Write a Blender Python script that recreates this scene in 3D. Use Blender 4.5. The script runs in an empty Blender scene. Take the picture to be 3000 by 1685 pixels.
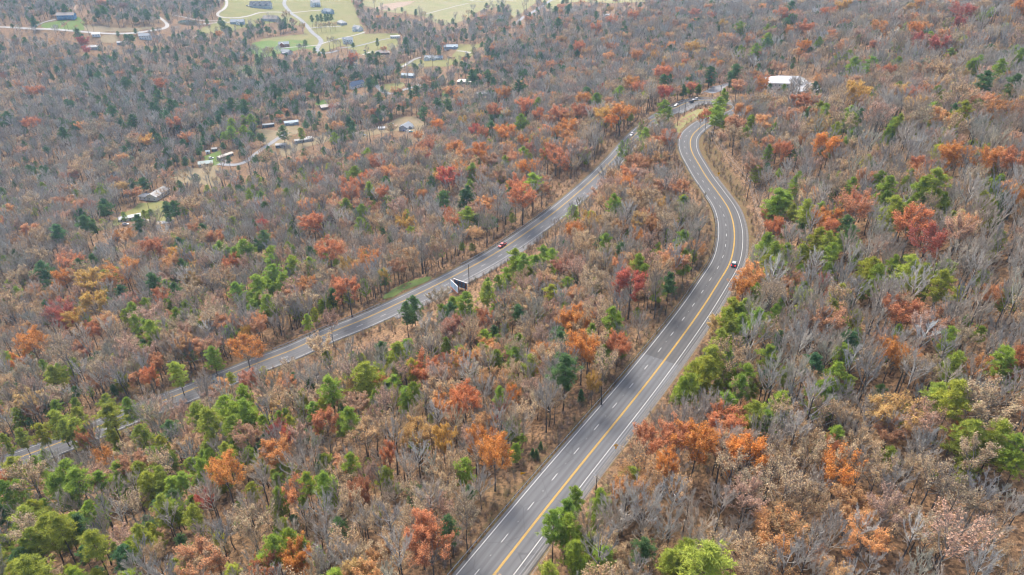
import bpy, bmesh, math, random
import numpy as np
from mathutils import Vector, Matrix
from mathutils.geometry import delaunay_2d_cdt

# ------------------------------------------------------------------ camera, sky, sun, exposure
random.seed(7)
RNG = np.random.default_rng(7)
SC = bpy.context.scene
COL = SC.collection
CAM_Z = 260.0
PITCH = math.radians(31.0)
FPX = 2000.0                                   # focal length in pixels of a 3000 px wide picture

cam_data = bpy.data.cameras.new('camera')
cam_data.sensor_width = 36.0
cam_data.lens = 24.0
cam_data.clip_start = 0.5
cam_data.clip_end = 20000
cam = bpy.data.objects.new('camera', cam_data)
COL.objects.link(cam)
cam.location = (0, 0, CAM_Z)
cam.rotation_euler = (math.radians(90) - PITCH, 0, 0)
SC.camera = cam

SUN_EL, SUN_AZ = math.radians(55), math.radians(-22)      # azimuth from +Y (view direction) towards +X
world = bpy.data.worlds.new('World')
SC.world = world
world.use_nodes = True
wn = world.node_tree.nodes
sky = wn.new('ShaderNodeTexSky')
sky.sky_type = 'NISHITA'
sky.sun_disc = False
sky.sun_elevation = SUN_EL
sky.sun_rotation = SUN_AZ
sky.air_density = 1.0
sky.dust_density = 5.0
sky.ozone_density = 1.0
bg = wn['Background']
bg.inputs['Strength'].default_value = 0.15
world.node_tree.links.new(sky.outputs['Color'], bg.inputs['Color'])

sun_data = bpy.data.lights.new('sun', 'SUN')
sun_data.energy = 1.5
sun_data.angle = math.radians(24)
sun_data.color = (1.0, 0.93, 0.83)
sun = bpy.data.objects.new('sun', sun_data)
COL.objects.link(sun)
sun_dir = Vector((math.sin(SUN_AZ) * math.cos(SUN_EL), math.cos(SUN_AZ) * math.cos(SUN_EL), math.sin(SUN_EL)))
sun.rotation_euler = sun_dir.to_track_quat('Z', 'Y').to_euler()
sun.location = (0, 0, 600)

SC.view_settings.view_transform = 'Standard'
SC.view_settings.look = 'None'
SC.view_settings.exposure = 1.35
SC.view_settings.gamma = 1.0
SC.view_settings.use_curve_mapping = False
SC.render.engine = 'CYCLES'
SC.cycles.max_bounces = 5
SC.cycles.diffuse_bounces = 2
SC.cycles.glossy_bounces = 2
SC.cycles.transmission_bounces = 3
SC.cycles.volume_bounces = 0
SC.cycles.use_denoising = True
SC.cycles.filter_width = 1.2
SC.cycles.use_adaptive_sampling = False
SC.cycles.sample_clamp_indirect = 4.0
SC.cycles.caustics_reflective = False
SC.cycles.caustics_refractive = False

# ------------------------------------------------------------------ helpers
def tag(o, label=None, cat=None, group=None, kind=None):
    if label: o['label'] = label
    if cat: o['category'] = cat
    if group: o['group'] = group
    if kind: o['kind'] = kind
    return o

def link(o, parent=None):
    COL.objects.link(o)
    if parent is not None:
        o.parent = parent
    return o

def empty(name, loc=(0, 0, 0), rz=0.0):
    o = bpy.data.objects.new(name, None)
    o.empty_display_size = 0.5
    o.location = loc
    o.rotation_euler = (0, 0, rz)
    return link(o)

def mesh_of(name, verts, faces, mats=(), mat_idx=None, smooth=False):
    me = bpy.data.meshes.new(name)
    me.from_pydata([tuple(map(float, v)) for v in verts], [], faces)
    for m in mats:
        me.materials.append(m)
    if mat_idx is not None:
        me.polygons.foreach_set('material_index', np.asarray(mat_idx, dtype=np.int32))
    if smooth:
        me.polygons.foreach_set('use_smooth', [True] * len(me.polygons))
    me.update()
    return me

def obj_of(name, me, parent=None, loc=(0, 0, 0), rot=(0, 0, 0), scale=(1, 1, 1)):
    o = bpy.data.objects.new(name, me)
    o.location = loc
    o.rotation_euler = rot
    o.scale = scale
    return link(o, parent)

class Acc:
    """collects boxes, bars, prisms into one mesh"""
    def __init__(self):
        self.v, self.f, self.m = [], [], []
    def add(self, verts, faces, mi=0):
        b = len(self.v)
        self.v += [tuple(p) for p in verts]
        self.f += [tuple(i + b for i in f) for f in faces]
        self.m += [mi] * len(faces)
    def box(self, c, s, mi=0, M=None):
        x, y, z = s[0] / 2, s[1] / 2, s[2] / 2
        vs = [Vector((c[0] + a * x, c[1] + b * y, c[2] + d * z)) for d in (-1, 1) for a, b in ((-1, -1), (1, -1), (1, 1), (-1, 1))]
        if M is not None:
            vs = [M @ p for p in vs]
        self.add(vs, [(0, 3, 2, 1), (4, 5, 6, 7), (0, 1, 5, 4), (1, 2, 6, 5), (2, 3, 7, 6), (3, 0, 4, 7)], mi)
    def tube(self, pts, rad, n=5, mi=0, cap=True):
        pts = [Vector(p) for p in pts]
        rings = []
        for i, p in enumerate(pts):
            d = (pts[min(i + 1, len(pts) - 1)] - pts[max(i - 1, 0)]).normalized()
            a = d.orthogonal().normalized() if abs(d.z) < 0.95 else (Vector((1, 0, 0)) - d * d.x).normalized()
            b = d.cross(a)
            r = rad[i] if hasattr(rad, '__len__') else rad
            rings.append([p + (a * math.cos(t) + b * math.sin(t)) * r for t in [2 * math.pi * k / n for k in range(n)]])
        vs = [q for r in rings for q in r]
        fs = [(i * n + k, i * n + (k + 1) % n, (i + 1) * n + (k + 1) % n, (i + 1) * n + k) for i in range(len(pts) - 1) for k in range(n)]
        if cap:
            fs.append(tuple(range(n))[::-1]); fs.append(tuple((len(pts) - 1) * n + k for k in range(n)))
        self.add(vs, fs, mi)
    def mesh(self, name, mats, smooth=False):
        return mesh_of(name, self.v, self.f, mats, self.m, smooth)

# ---- materials
MATS = {}
def nodes_of(name):
    m = bpy.data.materials.new(name)
    m.use_nodes = True
    nt = m.node_tree
    b = nt.nodes['Principled BSDF']
    return m, nt, b

def simple(name, col, rough=0.8, spec=0.2, var=0.12, scale=3.0, metal=0.0, bump=0.0):
    """a plain finish with a little procedural mottling"""
    if name in MATS: return MATS[name]
    m, nt, b = nodes_of(name)
    N, Lk = nt.nodes, nt.links
    tc = N.new('ShaderNodeTexCoord')
    nz = N.new('ShaderNodeTexNoise'); nz.inputs['Scale'].default_value = scale; nz.inputs['Detail'].default_value = 5
    Lk.new(tc.outputs['Object'], nz.inputs['Vector'])
    mx = N.new('ShaderNodeMix'); mx.data_type = 'RGBA'
    mx.inputs[6].default_value = (*[c * (1 - var) for c in col], 1)
    mx.inputs[7].default_value = (*[min(1, c * (1 + var)) for c in col], 1)
    Lk.new(nz.outputs['Fac'], mx.inputs[0])
    Lk.new(mx.outputs[2], b.inputs['Base Color'])
    b.inputs['Roughness'].default_value = rough
    b.inputs['Specular IOR Level'].default_value = spec
    b.inputs['Metallic'].default_value = metal
    if bump:
        bp_ = N.new('ShaderNodeBump'); bp_.inputs['Strength'].default_value = bump
        Lk.new(nz.outputs['Fac'], bp_.inputs['Height']); Lk.new(bp_.outputs['Normal'], b.inputs['Normal'])
    MATS[name] = m
    return m

def ramp(nt, fac, stops):
    r = nt.nodes.new('ShaderNodeValToRGB')
    e = r.color_ramp.elements
    while len(e) < len(stops): e.new(0.5)
    for i, (p, c) in enumerate(stops):
        e[i].position = p; e[i].color = (*c, 1)
    nt.links.new(fac, r.inputs['Fac'])
    return r.outputs['Color']

def noise(nt, vec, scale, detail=6, rough=0.6, dist=0.0):
    n = nt.nodes.new('ShaderNodeTexNoise')
    n.inputs['Scale'].default_value = scale; n.inputs['Detail'].default_value = detail
    n.inputs['Roughness'].default_value = rough; n.inputs['Distortion'].default_value = dist
    nt.links.new(vec, n.inputs['Vector'])
    return n.outputs['Fac']

def mixc(nt, fac, a, b, mode='MIX'):
    m = nt.nodes.new('ShaderNodeMix'); m.data_type = 'RGBA'; m.blend_type = mode
    for k, v in ((0, fac), (6, a), (7, b)):
        if hasattr(v, 'is_output'): nt.links.new(v, m.inputs[k])
        elif k == 0: m.inputs[0].default_value = v
        else: m.inputs[k].default_value = (*v, 1)
    return m.outputs[2]

def mathn(nt, op, a, b=None):
    m = nt.nodes.new('ShaderNodeMath'); m.operation = op
    for k, v in ((0, a), (1, b)):
        if v is None: continue
        if hasattr(v, 'is_output'): nt.links.new(v, m.inputs[k])
        else: m.inputs[k].default_value = v
    return m.outputs[0]

# ---- pixels of the 3000 x 1685 picture <-> rays
CP, SP_ = math.cos(PITCH), math.sin(PITCH)
def rays(px):
    px = np.atleast_2d(np.asarray(px, float))
    u = (px[:, 0] - 1500) / FPX; v = -(px[:, 1] - 842.5) / FPX
    return np.stack([u, CP + v * SP_, -SP_ + v * CP], 1)
def project(P):
    P = np.atleast_2d(np.asarray(P, float)); z = P[:, 2] - CAM_Z
    dep = P[:, 1] * CP - z * SP_
    up = P[:, 1] * SP_ + z * CP
    return np.stack([1500 + FPX * P[:, 0] / dep, 842.5 - FPX * up / dep], 1), dep
def at_z(px, zrel):
    d = rays(px); t = np.asarray(zrel, float) / d[:, 2]
    return d * t[:, None] + np.array([0, 0, CAM_Z])
def at_plane(px, h, gx, gy):
    d = rays(px); t = -h / (d[:, 2] - gx * d[:, 0] - gy * d[:, 1])
    return d * t[:, None] + np.array([0, 0, CAM_Z])
TILE = {'A': (0, 0, 2.576), 'B': (1000, 0, 2.576), 'C': (2000, 0, 2.576), 'D': (0, 560, 2.576), 'E': (1000, 560, 2.576),
        'F': (2000, 560, 2.576), 'G': (0, 1120, 2.561), 'H': (1000, 1120, 2.561), 'I': (2000, 1120, 2.561)}
def T(tile, pts):
    ox, oy, s = TILE[tile]
    return [(ox + x / s, oy + y / s) for x, y in pts]

# ------------------------------------------------------------------ the highway's centre line (double yellow), one road with a hairpin
def smooth_line(P, step=2.0):
    P = np.asarray(P, float)
    Q = [P[0]]
    ext = np.vstack([2 * P[0] - P[1], P, 2 * P[-1] - P[-2]])
    for i in range(1, len(ext) - 2):
        p0, p1, p2, p3 = ext[i - 1:i + 3]
        def tj(t, a, b): return t + max(np.linalg.norm(b - a), 1e-6) ** 0.5
        t0 = 0; t1 = tj(t0, p0, p1); t2 = tj(t1, p1, p2); t3 = tj(t2, p2, p3)
        for t in np.linspace(t1, t2, 24)[1:]:
            A1 = (t1 - t) / (t1 - t0) * p0 + (t - t0) / (t1 - t0) * p1
            A2 = (t2 - t) / (t2 - t1) * p1 + (t - t1) / (t2 - t1) * p2
            A3 = (t3 - t) / (t3 - t2) * p2 + (t - t2) / (t3 - t2) * p3
            B1 = (t2 - t) / (t2 - t0) * A1 + (t - t0) / (t2 - t0) * A2
            B2 = (t3 - t) / (t3 - t1) * A2 + (t - t1) / (t3 - t1) * A3
            Q.append((t2 - t) / (t2 - t1) * B1 + (t - t1) / (t2 - t1) * B2)
    Q = np.array(Q)
    s = np.r_[0, np.cumsum(np.linalg.norm(np.diff(Q, axis=0), axis=1))]
    q = np.arange(0, s[-1], step)
    R = np.stack([np.interp(q, s, Q[:, k]) for k in range(Q.shape[1])], 1)
    for _ in range(6):                                  # iron out reading errors
        R[1:-1] = 0.25 * R[:-2] + 0.5 * R[1:-1] + 0.25 * R[2:]
    return R

near_px = [(1446.3, 1685), (1640.4, 1438), (1896.8, 1120.2), (2000, 983.5), (2058, 901.6), (2104.8, 827.9), (2137.8, 771.6), (2150.6, 715.3),
           (2149.5, 660.9), (2133.9, 610.5), (2099.8, 560), (2067.8, 516), (2048, 482.8), (2029.4, 450.2), (2022, 422), (2027, 399), (2043.3, 380.3), (2073.6, 359.4)]
near = at_plane(near_px, 134.76, -0.02193, -0.02641)
start = near[0] + (near[0] - near[1]) * 3.2
loop_px = [(2118, 346), (2160, 332), (2178, 317), (2166, 304), (2130, 296.5), (2087, 294), (2055, 294), (2022.4, 298.3), (1994.4, 308), (1973.5, 318), (1935, 336), (1895, 363), (1850, 405), (1800, 462), (1740, 523)]
loop = at_z(loop_px, [-150.8, -151.5, -152.2, -152.9, -153.5, -154.2, -154.9, -155.6, -156.3, -157, -158.3, -160, -162, -164.5, -167])
low_px = T('E', [(1750, 40), (1600, 165), (1400, 310), (1160, 470), (850, 640), (560, 785), (370, 875), (160, 970)]) + [(951, 981), (858, 1024), (761, 1061), (675, 1096), (527, 1155), (414, 1198), (152, 1305), (17, 1354)]
low = at_plane(low_px, 183.51, 0.0937, 0.0309)
end = low[-1] + (low[-1] - low[-2]) * 2.5
ROAD = smooth_line(np.vstack([start, near, loop, low, end]))
zz = ROAD[:, 2].copy()
for _ in range(60): zz[1:-1] = 0.25 * zz[:-2] + 0.5 * zz[1:-1] + 0.25 * zz[2:]
ROAD[:, 2] = zz
RS = np.r_[0, np.cumsum(np.linalg.norm(np.diff(ROAD[:, :2], axis=0), axis=1))]
tan = np.gradient(ROAD[:, :2], axis=0); tan /= np.linalg.norm(tan, axis=1)[:, None]
LEFT = np.stack([-tan[:, 1], tan[:, 0]], 1)             # two-lane side of the yellow line
W_L, W_R = 8.0, 5.3                                     # paved half widths
def road_at(s, off, dz=0.0):
    s = np.atleast_1d(s); off = np.broadcast_to(off, s.shape)
    p = np.stack([np.interp(s, RS, ROAD[:, k]) for k in range(3)], 1)
    n = np.stack([np.interp(s, RS, LEFT[:, k]) for k in range(2)], 1); n /= np.linalg.norm(n, axis=1)[:, None]
    p[:, :2] += n * off[:, None]; p[:, 2] += dz
    return p
ROAD_PX, ROAD_DEP = project(ROAD)
def s_of_px(px, lo=0, hi=1e9):
    d = np.linalg.norm(ROAD_PX - np.array(px), axis=1); d[(RS < lo) | (RS > hi)] = 1e9
    return RS[int(np.argmin(d))]
S_HAIR = s_of_px((2178, 317))

# ------------------------------------------------------------------ terrain
ctrl = [tuple(p) for p in ROAD[::9]]
def C(px, py, z): ctrl.append(tuple(at_z([(px, py)], [z])[0]))
for a in [(2950, 1650, -129), (2950, 1200, -120), (2950, 800, -110), (2950, 400, -102), (2950, 60, -96), (2500, 1400, -134), (2500, 1000, -129), (2550, 600, -121),
          (2500, 330, -130), (2330, 255, -150), (2230, 180, -152), (2600, 150, -122), (2300, 60, -148), (2000, 170, -168), (1750, 100, -186), (1750, 210, -190), (1550, 200, -212), (1950, 40, -180),
          (1300, 560, -196), (1500, 430, -190), (1700, 350, -180), (1050, 700, -206), (620, 800, -214), (220, 900, -222), (40, 720, -236),
          (450, 590, -243), (620, 470, -238), (760, 370, -232), (1180, 380, -229), (1100, 230, -227), (1260, 165, -224), (1030, 110, -225), (1300, 25, -226), (1500, 40, -224),
          (850, 50, -217), (620, 75, -214), (200, 52, -182), (60, 95, -195), (420, 100, -205), (300, 300, -232), (100, 450, -238), (900, 520, -232), (150, 1650, -172), (800, 1620, -152)]:
    C(*a)
for x, y, z in [(0, -600, -120), (-450, 0, -205), (-1200, 500, -240), (-900, -900, -190), (450, 0, -100), (500, 500, -105), (900, 600, -60), (1600, 1500, -60), (700, 1100, -125), (0, 3000, -215), (-3000, 2500, -190), (3000, 3000, -70),
                (-2500, -2000, -180), (2500, -1500, -60), (0, 6000, -200), (-5500, 5500, -190), (5500, 5500, -80), (-5500, -3000, -180), (5500, -3000, -60), (0, -3000, -110), (-1000, 2200, -190), (600, 2000, -200)]:
    ctrl.append((x, y, z + CAM_Z))
ctrl = np.array(ctrl)
def tps(P, z, lam):
    n = len(P); r = np.linalg.norm(P[:, None] - P[None], axis=2)
    K = np.where(r > 0, r * r * np.log(r + 1e-12), 0) + lam * np.eye(n)
    Q = np.c_[np.ones(n), P]
    A = np.block([[K, Q], [Q.T, np.zeros((3, 3))]])
    w = np.linalg.solve(A, np.r_[z, 0, 0, 0])
    def f(X):
        out = np.empty(len(X))
        for i in range(0, len(X), 20000):
            Y = X[i:i + 20000]; rr = np.linalg.norm(Y[:, None] - P[None], axis=2)
            out[i:i + 20000] = (np.where(rr > 0, rr * rr * np.log(rr + 1e-12), 0)) @ w[:n] + w[n] + Y @ w[n + 1:]
        return out
    return f
TP = tps(ctrl[:, :2] / 500.0, ctrl[:, 2], 0.002)
def axis_pts(lo_f, hi_f, fine, lo, hi, grow=1.06, cap=160):
    a = list(np.arange(lo_f, hi_f + 1e-6, fine)); d = fine
    while a[-1] < hi: d = min(d * grow, cap); a.append(a[-1] + d)
    d = fine; b = []
    x = lo_f
    while x > lo: d = min(d * grow, cap); x -= d; b.append(x)
    return np.array(b[::-1] + a)
GX = axis_pts(-330, 330, 3.0, -6000, 6000, 1.045)
GY = axis_pts(40, 620, 3.0, -3000, 6500, 1.03)
XX, YY = np.meshgrid(GX, GY)
GZ = TP(np.c_[XX.ravel(), YY.ravel()] / 500.0).reshape(XX.shape)
# gentle hummocks
for wl, am, ph in ((90, 1.2, 0.3), (47, 0.7, 1.7), (23, 0.3, 2.9)):
    GZ += am * np.sin(XX / wl * 2.1 + ph + np.sin(YY / wl * 1.3)) * np.cos(YY / wl * 1.7 + ph * 2)
GZ = np.minimum(GZ, CAM_Z - 30)
# road bed
flat = np.c_[XX.ravel(), YY.ravel()]
near_m = (np.abs(flat[:, 0]) < 420) & (flat[:, 1] > -120) & (flat[:, 1] < 700)
idx = np.where(near_m)[0]
off = np.full(len(flat), 1e3); zr = np.zeros(len(flat)); sr = np.zeros(len(flat))
for i in range(0, len(idx), 8000):
    j = idx[i:i + 8000]
    d2 = ((flat[j][:, None] - ROAD[None, :, :2]) ** 2).sum(2)
    k = d2.argmin(1)
    v = flat[j] - ROAD[k, :2]
    sd = (v * LEFT[k]).sum(1); dist = np.sqrt(d2[np.arange(len(j)), k])
    off[j] = np.where(sd >= 0, dist, -dist); zr[j] = ROAD[k, 2]; sr[j] = RS[k]
ov = np.where(off >= 0, off - W_L, -off - W_R)          # metres outside the pavement
wgt = np.clip(1 - (ov - 4.5) / 16.0, 0, 1); wgt = wgt * wgt * (3 - 2 * wgt)
GZ = (GZ.ravel() * (1 - wgt) + (zr - 0.16 - 0.05 * np.clip(ov, 0, 8)) * wgt).reshape(GZ.shape)
VERGE = np.clip(1 - ov / 4.5, 0, 1)

def ground(x, y):
    x = np.asarray(x, float); y = np.asarray(y, float)
    i = np.clip(np.searchsorted(GX, x) - 1, 0, len(GX) - 2); j = np.clip(np.searchsorted(GY, y) - 1, 0, len(GY) - 2)
    u = (x - GX[i]) / (GX[i + 1] - GX[i]); v = (y - GY[j]) / (GY[j + 1] - GY[j])
    return (GZ[j, i] * (1 - u) * (1 - v) + GZ[j, i + 1] * u * (1 - v) + GZ[j + 1, i] * (1 - u) * v + GZ[j + 1, i + 1] * u * v)
MARCH = np.geomspace(60, 5000, 700)
def cast(px, h=0.0):
    """where the ray through a pixel meets the ground raised by h"""
    d = rays(px); out = np.empty((len(d), 3)); h = np.broadcast_to(h, (len(d),))
    for k in range(len(d)):
        p = d[k][None] * MARCH[:, None]
        g = p[:, 2] + CAM_Z - ground(p[:, 0], p[:, 1]) - h[k]
        n = np.where(g < 0)[0]
        n = n[0] if len(n) and n[0] > 0 else len(MARCH) - 1
        t0, t1 = MARCH[n - 1], MARCH[n]
        for _ in range(12):
            tm = 0.5 * (t0 + t1); q = d[k] * tm
            if q[2] + CAM_Z - float(ground(q[0], q[1])) - h[k] < 0: t1 = tm
            else: t0 = tm
        q = d[k] * t1
        out[k] = (q[0], q[1], float(ground(q[0], q[1])))
    return out

def inside(pts, poly):
    x, y = pts[:, 0], pts[:, 1]; c = np.zeros(len(pts), bool); j = len(poly) - 1
    for i in range(len(poly)):
        xi, yi = poly[i]; xj, yj = poly[j]
        c ^= ((yi > y) != (yj > y)) & (x < (xj - xi) * (y - yi) / (yj - yi + 1e-12) + xi); j = i
    return c
# the bank cut for the power line above the upper curve: bare soil and dry weeds
bank_xy = cast([(2068, 385), (2094, 420), (2134, 490), (2184, 550), (2204, 640), (2224, 720), (2200, 750), (2180, 660), (2150, 580), (2080, 500), (2050, 420), (2056, 390)])[:, :2]
VERGE = np.where(inside(flat, bank_xy), 0.75, VERGE)

def ground_material():
    m, nt, b = nodes_of('leaf_litter')
    N, Lk = nt.nodes, nt.links
    geo = N.new('ShaderNodeNewGeometry'); P = geo.outputs['Position']
    fine = noise(nt, P, 2.2, 8, 0.75)
    mid = noise(nt, P, 0.16, 6, 0.6)
    big = noise(nt, P, 0.018, 5, 0.6)
    litter = ramp(nt, fine, [(0.28, (0.035, 0.024, 0.016)), (0.43, (0.135, 0.085, 0.05)), (0.58, (0.25, 0.16, 0.092)), (0.8, (0.42, 0.29, 0.18))])
    litter = mixc(nt, mathn(nt, 'MULTIPLY', mid, 0.55), litter, (0.13, 0.085, 0.055))
    vo = N.new('ShaderNodeTexVoronoi'); vo.inputs['Scale'].default_value = 1.3; Lk.new(P, vo.inputs['Vector'])
    vs = N.new('ShaderNodeSeparateColor'); Lk.new(vo.outputs['Color'], vs.inputs[0])
    litter = mixc(nt, 0.75, litter, mixc(nt, 1.0, litter, ramp(nt, vs.outputs[0], [(0.15, (0.35, 0.35, 0.38)), (0.5, (1.0, 0.97, 0.92)), (0.9, (1.7, 1.6, 1.45))]), 'MULTIPLY'))
    grn = ramp(nt, big, [(0.5, (0, 0, 0)), (0.68, (1, 1, 1))])
    litter = mixc(nt, mathn(nt, 'MULTIPLY', grn, 0.35), litter, (0.10, 0.085, 0.035))
    at = N.new('ShaderNodeAttribute'); at.attribute_name = 'verge'
    vn = ramp(nt, mathn(nt, 'ADD', at.outputs['Fac'], mathn(nt, 'MULTIPLY', mathn(nt, 'SUBTRACT', noise(nt, P, 0.45, 7, 0.7), 0.5), 1.5)), [(0.45, (0, 0, 0)), (0.75, (1, 1, 1))])
    verge = ramp(nt, noise(nt, P, 0.8, 8, 0.75), [(0.3, (0.05, 0.03, 0.018)), (0.45, (0.14, 0.085, 0.05)), (0.55, (0.12, 0.10, 0.04)), (0.72, (0.27, 0.185, 0.12))])
    col = mixc(nt, vn, litter, verge)
    Lk.new(col, b.inputs['Base Color'])
    b.inputs['Roughness'].default_value = 0.95; b.inputs['Specular IOR Level'].default_value = 0.1
    bu = N.new('ShaderNodeBump'); bu.inputs['Strength'].default_value = 0.9; bu.inputs['Distance'].default_value = 0.25
    Lk.new(fine, bu.inputs['Height']); Lk.new(bu.outputs['Normal'], b.inputs['Normal'])
    return m
ny, nx = XX.shape
vid = np.arange(nx * ny).reshape(ny, nx)
quads = np.stack([vid[:-1, :-1], vid[:-1, 1:], vid[1:, 1:], vid[1:, :-1]], -1).reshape(-1, 4)
me = bpy.data.meshes.new('ground')
me.vertices.add(nx * ny); me.vertices.foreach_set('co', np.c_[flat, GZ.ravel()].ravel())
me.loops.add(quads.size); me.loops.foreach_set('vertex_index', quads.ravel())
me.polygons.add(len(quads)); me.polygons.foreach_set('loop_start', np.arange(0, quads.size, 4)); me.polygons.foreach_set('loop_total', np.full(len(quads), 4))
me.polygons.foreach_set('use_smooth', np.ones(len(quads), bool))
va = me.attributes.new('verge', 'FLOAT', 'POINT'); va.data.foreach_set('value', VERGE.astype(np.float32))
me.materials.append(ground_material()); me.update(calc_edges=True); me.validate()
tag(obj_of('ground', me), 'brown leaf covered hillside and valley floor under the woods', 'ground', kind='structure')

# ------------------------------------------------------------------ highway
def asphalt(name, base, seed, wear):
    m, nt, b = nodes_of(name)
    N, Lk = nt.nodes, nt.links
    geo = N.new('ShaderNodeNewGeometry'); P = geo.outputs['Position']
    uv = N.new('ShaderNodeUVMap')                        # u = metres along, v = metres across
    st = N.new('ShaderNodeMapping'); st.inputs['Scale'].default_value = (0.035, 1.1, 1); Lk.new(uv.outputs['UV'], st.inputs['Vector'])
    streak = noise(nt, st.outputs['Vector'], 1.0, 5, 0.6)
    grain = noise(nt, P, 5.0, 6, 0.8)
    blot = noise(nt, P, 0.11, 6, 0.65)
    c = ramp(nt, streak, [(0.25, tuple(x * (1 - wear) for x in base)), (0.75, tuple(x * (1 + wear) for x in base))])
    c = mixc(nt, mathn(nt, 'MULTIPLY', blot, 0.5), c, tuple(x * 1.25 for x in base))
    c = mixc(nt, 0.15, c, ramp(nt, grain, [(0.3, tuple(x * 0.6 for x in base)), (0.7, tuple(x * 1.5 for x in base))]))
    # tyre paths polish the middle of each lane: darker bands that lie along the road
    sep = N.new('ShaderNodeSeparateXYZ'); Lk.new(uv.outputs['UV'], sep.inputs[0])
    band = mathn(nt, 'COSINE', mathn(nt, 'MULTIPLY', sep.outputs['Y'], 2 * math.pi / 1.8))
    band = mathn(nt, 'MULTIPLY', mathn(nt, 'ADD', mathn(nt, 'MULTIPLY', band, 0.5), 0.5), noise(nt, st.outputs['Vector'], 0.6, 3))
    c = mixc(nt, mathn(nt, 'MULTIPLY', band, 0.85), c, tuple(x * 0.5 for x in base))
    cr_ = N.new('ShaderNodeTexVoronoi'); cr_.feature = 'DISTANCE_TO_EDGE'; cr_.inputs['Scale'].default_value = 0.09; Lk.new(P, cr_.inputs['Vector'])
    c = mixc(nt, mathn(nt, 'MULTIPLY', mathn(nt, 'LESS_THAN', cr_.outputs['Distance'], 0.006), 0.35), c, (0.03, 0.03, 0.031))
    Lk.new(c, b.inputs['Base Color'])
    b.inputs['Roughness'].default_value = 0.72; b.inputs['Specular IOR Level'].default_value = 0.35
    bu = N.new('ShaderNodeBump'); bu.inputs['Strength'].default_value = 0.25; bu.inputs['Distance'].default_value = 0.02
    Lk.new(grain, bu.inputs['Height']); Lk.new(bu.outputs['Normal'], b.inputs['Normal'])
    return m
def strip(name, s0, s1, offs, dz, mat, parent=None, skirt=0.0, step=2.0, dzs=None):
    """a sheet laid along the road between offsets; uv in metres"""
    n = max(2, int(math.ceil((s1 - s0) / step)) + 1)
    ss = np.linspace(s0, s1, n); k = len(offs)
    rows = [road_at(ss, o, dz) for o in offs]
    if skirt:
        lo = road_at(ss, offs[0] - (0.4 if offs[0] < offs[-1] else -0.4), dz - skirt); hi = road_at(ss, offs[-1] + (0.4 if offs[0] < offs[-1] else -0.4), dz - skirt)
        rows = [lo] + rows + [hi]; offs = [offs[0] - 0.4] + list(offs) + [offs[-1] + 0.4]; k += 2
    V = np.stack(rows, 1).reshape(-1, 3)
    F = [(i * k + a, (i + 1) * k + a, (i + 1) * k + a + 1, i * k + a + 1) for i in range(n - 1) for a in range(k - 1)]
    me = mesh_of(name, V, F, [mat], smooth=False)
    uvl = me.uv_layers.new(name='UVMap')
    U = np.stack([np.repeat(ss, k), np.tile(np.array(offs, float), n)], 1)
    vi = np.empty(len(me.loops), np.int32); me.loops.foreach_get('vertex_index', vi)
    uvl.data.foreach_set('uv', U[vi].astype(np.float32).ravel())
    bm = bmesh.new(); bm.from_mesh(me); bmesh.ops.recalc_face_normals(bm, faces=bm.faces)
    if sum(f.normal.z for f in bm.faces) < 0: bmesh.ops.reverse_faces(bm, faces=bm.faces)
    bm.to_mesh(me); bm.free()
    return obj_of(name, me, parent)
S_END = RS[-1]
S_PATCH = s_of_px((1945, 1058), 0, S_HAIR)               # the pavement turns darker here
asp_old = asphalt('asphalt_grey', (0.098, 0.101, 0.107), 1, 0.3)
asp_new = asphalt('asphalt_dark', (0.066, 0.065, 0.065), 2, 0.12)
asp_low = asphalt('asphalt_worn', (0.088, 0.089, 0.094), 3, 0.18)
offs = list(np.linspace(-W_R, W_L, 8))
S_LOW = s_of_px((1973, 318), S_HAIR)
r1 = tag(strip('road', 0, S_PATCH, offs, 0, asp_old, skirt=0.4), 'grey asphalt highway straight with guardrail, nearest stretch before the darker resurfacing', 'road', kind='structure')
r2 = tag(strip('road', S_PATCH, S_LOW, offs, 0, asp_new, skirt=0.4), 'darker resurfaced highway stretch winding through the S-curve to the hairpin', 'road', kind='structure')
r3 = tag(strip('road', S_LOW, S_END, offs, 0, asp_low, skirt=0.4), 'lower worn grey highway stretch passing the double billboard', 'road', kind='structure')
paint_w = simple('white_road_paint', (0.48, 0.48, 0.47), 0.7, 0.2, 0.35, 1.2)
paint_y = simple('yellow_road_paint', (0.60, 0.36, 0.03), 0.7, 0.2, 0.3, 1.2)
for rd, a, b_ in ((r1, 0, S_PATCH), (r2, S_PATCH, S_LOW), (r3, S_LOW, S_END)):
    for nm, o, w, mt in (('edge_line', 7.15, 0.17, paint_w), ('edge_line', -3.78, 0.17, paint_w), ('centre_line', 0.16, 0.14, paint_y), ('centre_line', -0.16, 0.14, paint_y)):
        strip(nm, a, b_, [o - w / 2, o + w / 2], 0.012, mt, rd)
ph = RS[int(np.argmin(np.linalg.norm(project(road_at(RS, 3.65))[0] - np.array((1625.5, 1398.4)), axis=1)))]
refl = simple('reflector', (0.85, 0.85, 0.82), 0.3, 0.5, 0.05)
ra = Acc(); ra.box((0, 0, 0.02), (0.12, 0.12, 0.03)); rme = ra.mesh('reflector', [refl])
k = -int(ph // 12.19)
while ph + k * 12.19 < S_END - 5:
    c = ph + k * 12.19
    rd = r1 if c < S_PATCH else (r2 if c < S_LOW else r3)
    if c > 5:
        strip('lane_dash', c - 1.52, c + 1.52, [3.57, 3.73], 0.012, paint_w, rd)
        p = road_at(c + 6.1, 3.65)[0]
        if c < S_LOW: obj_of('reflector', rme, rd, p + np.array([0, 0, 0.004]))
    k += 1
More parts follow.
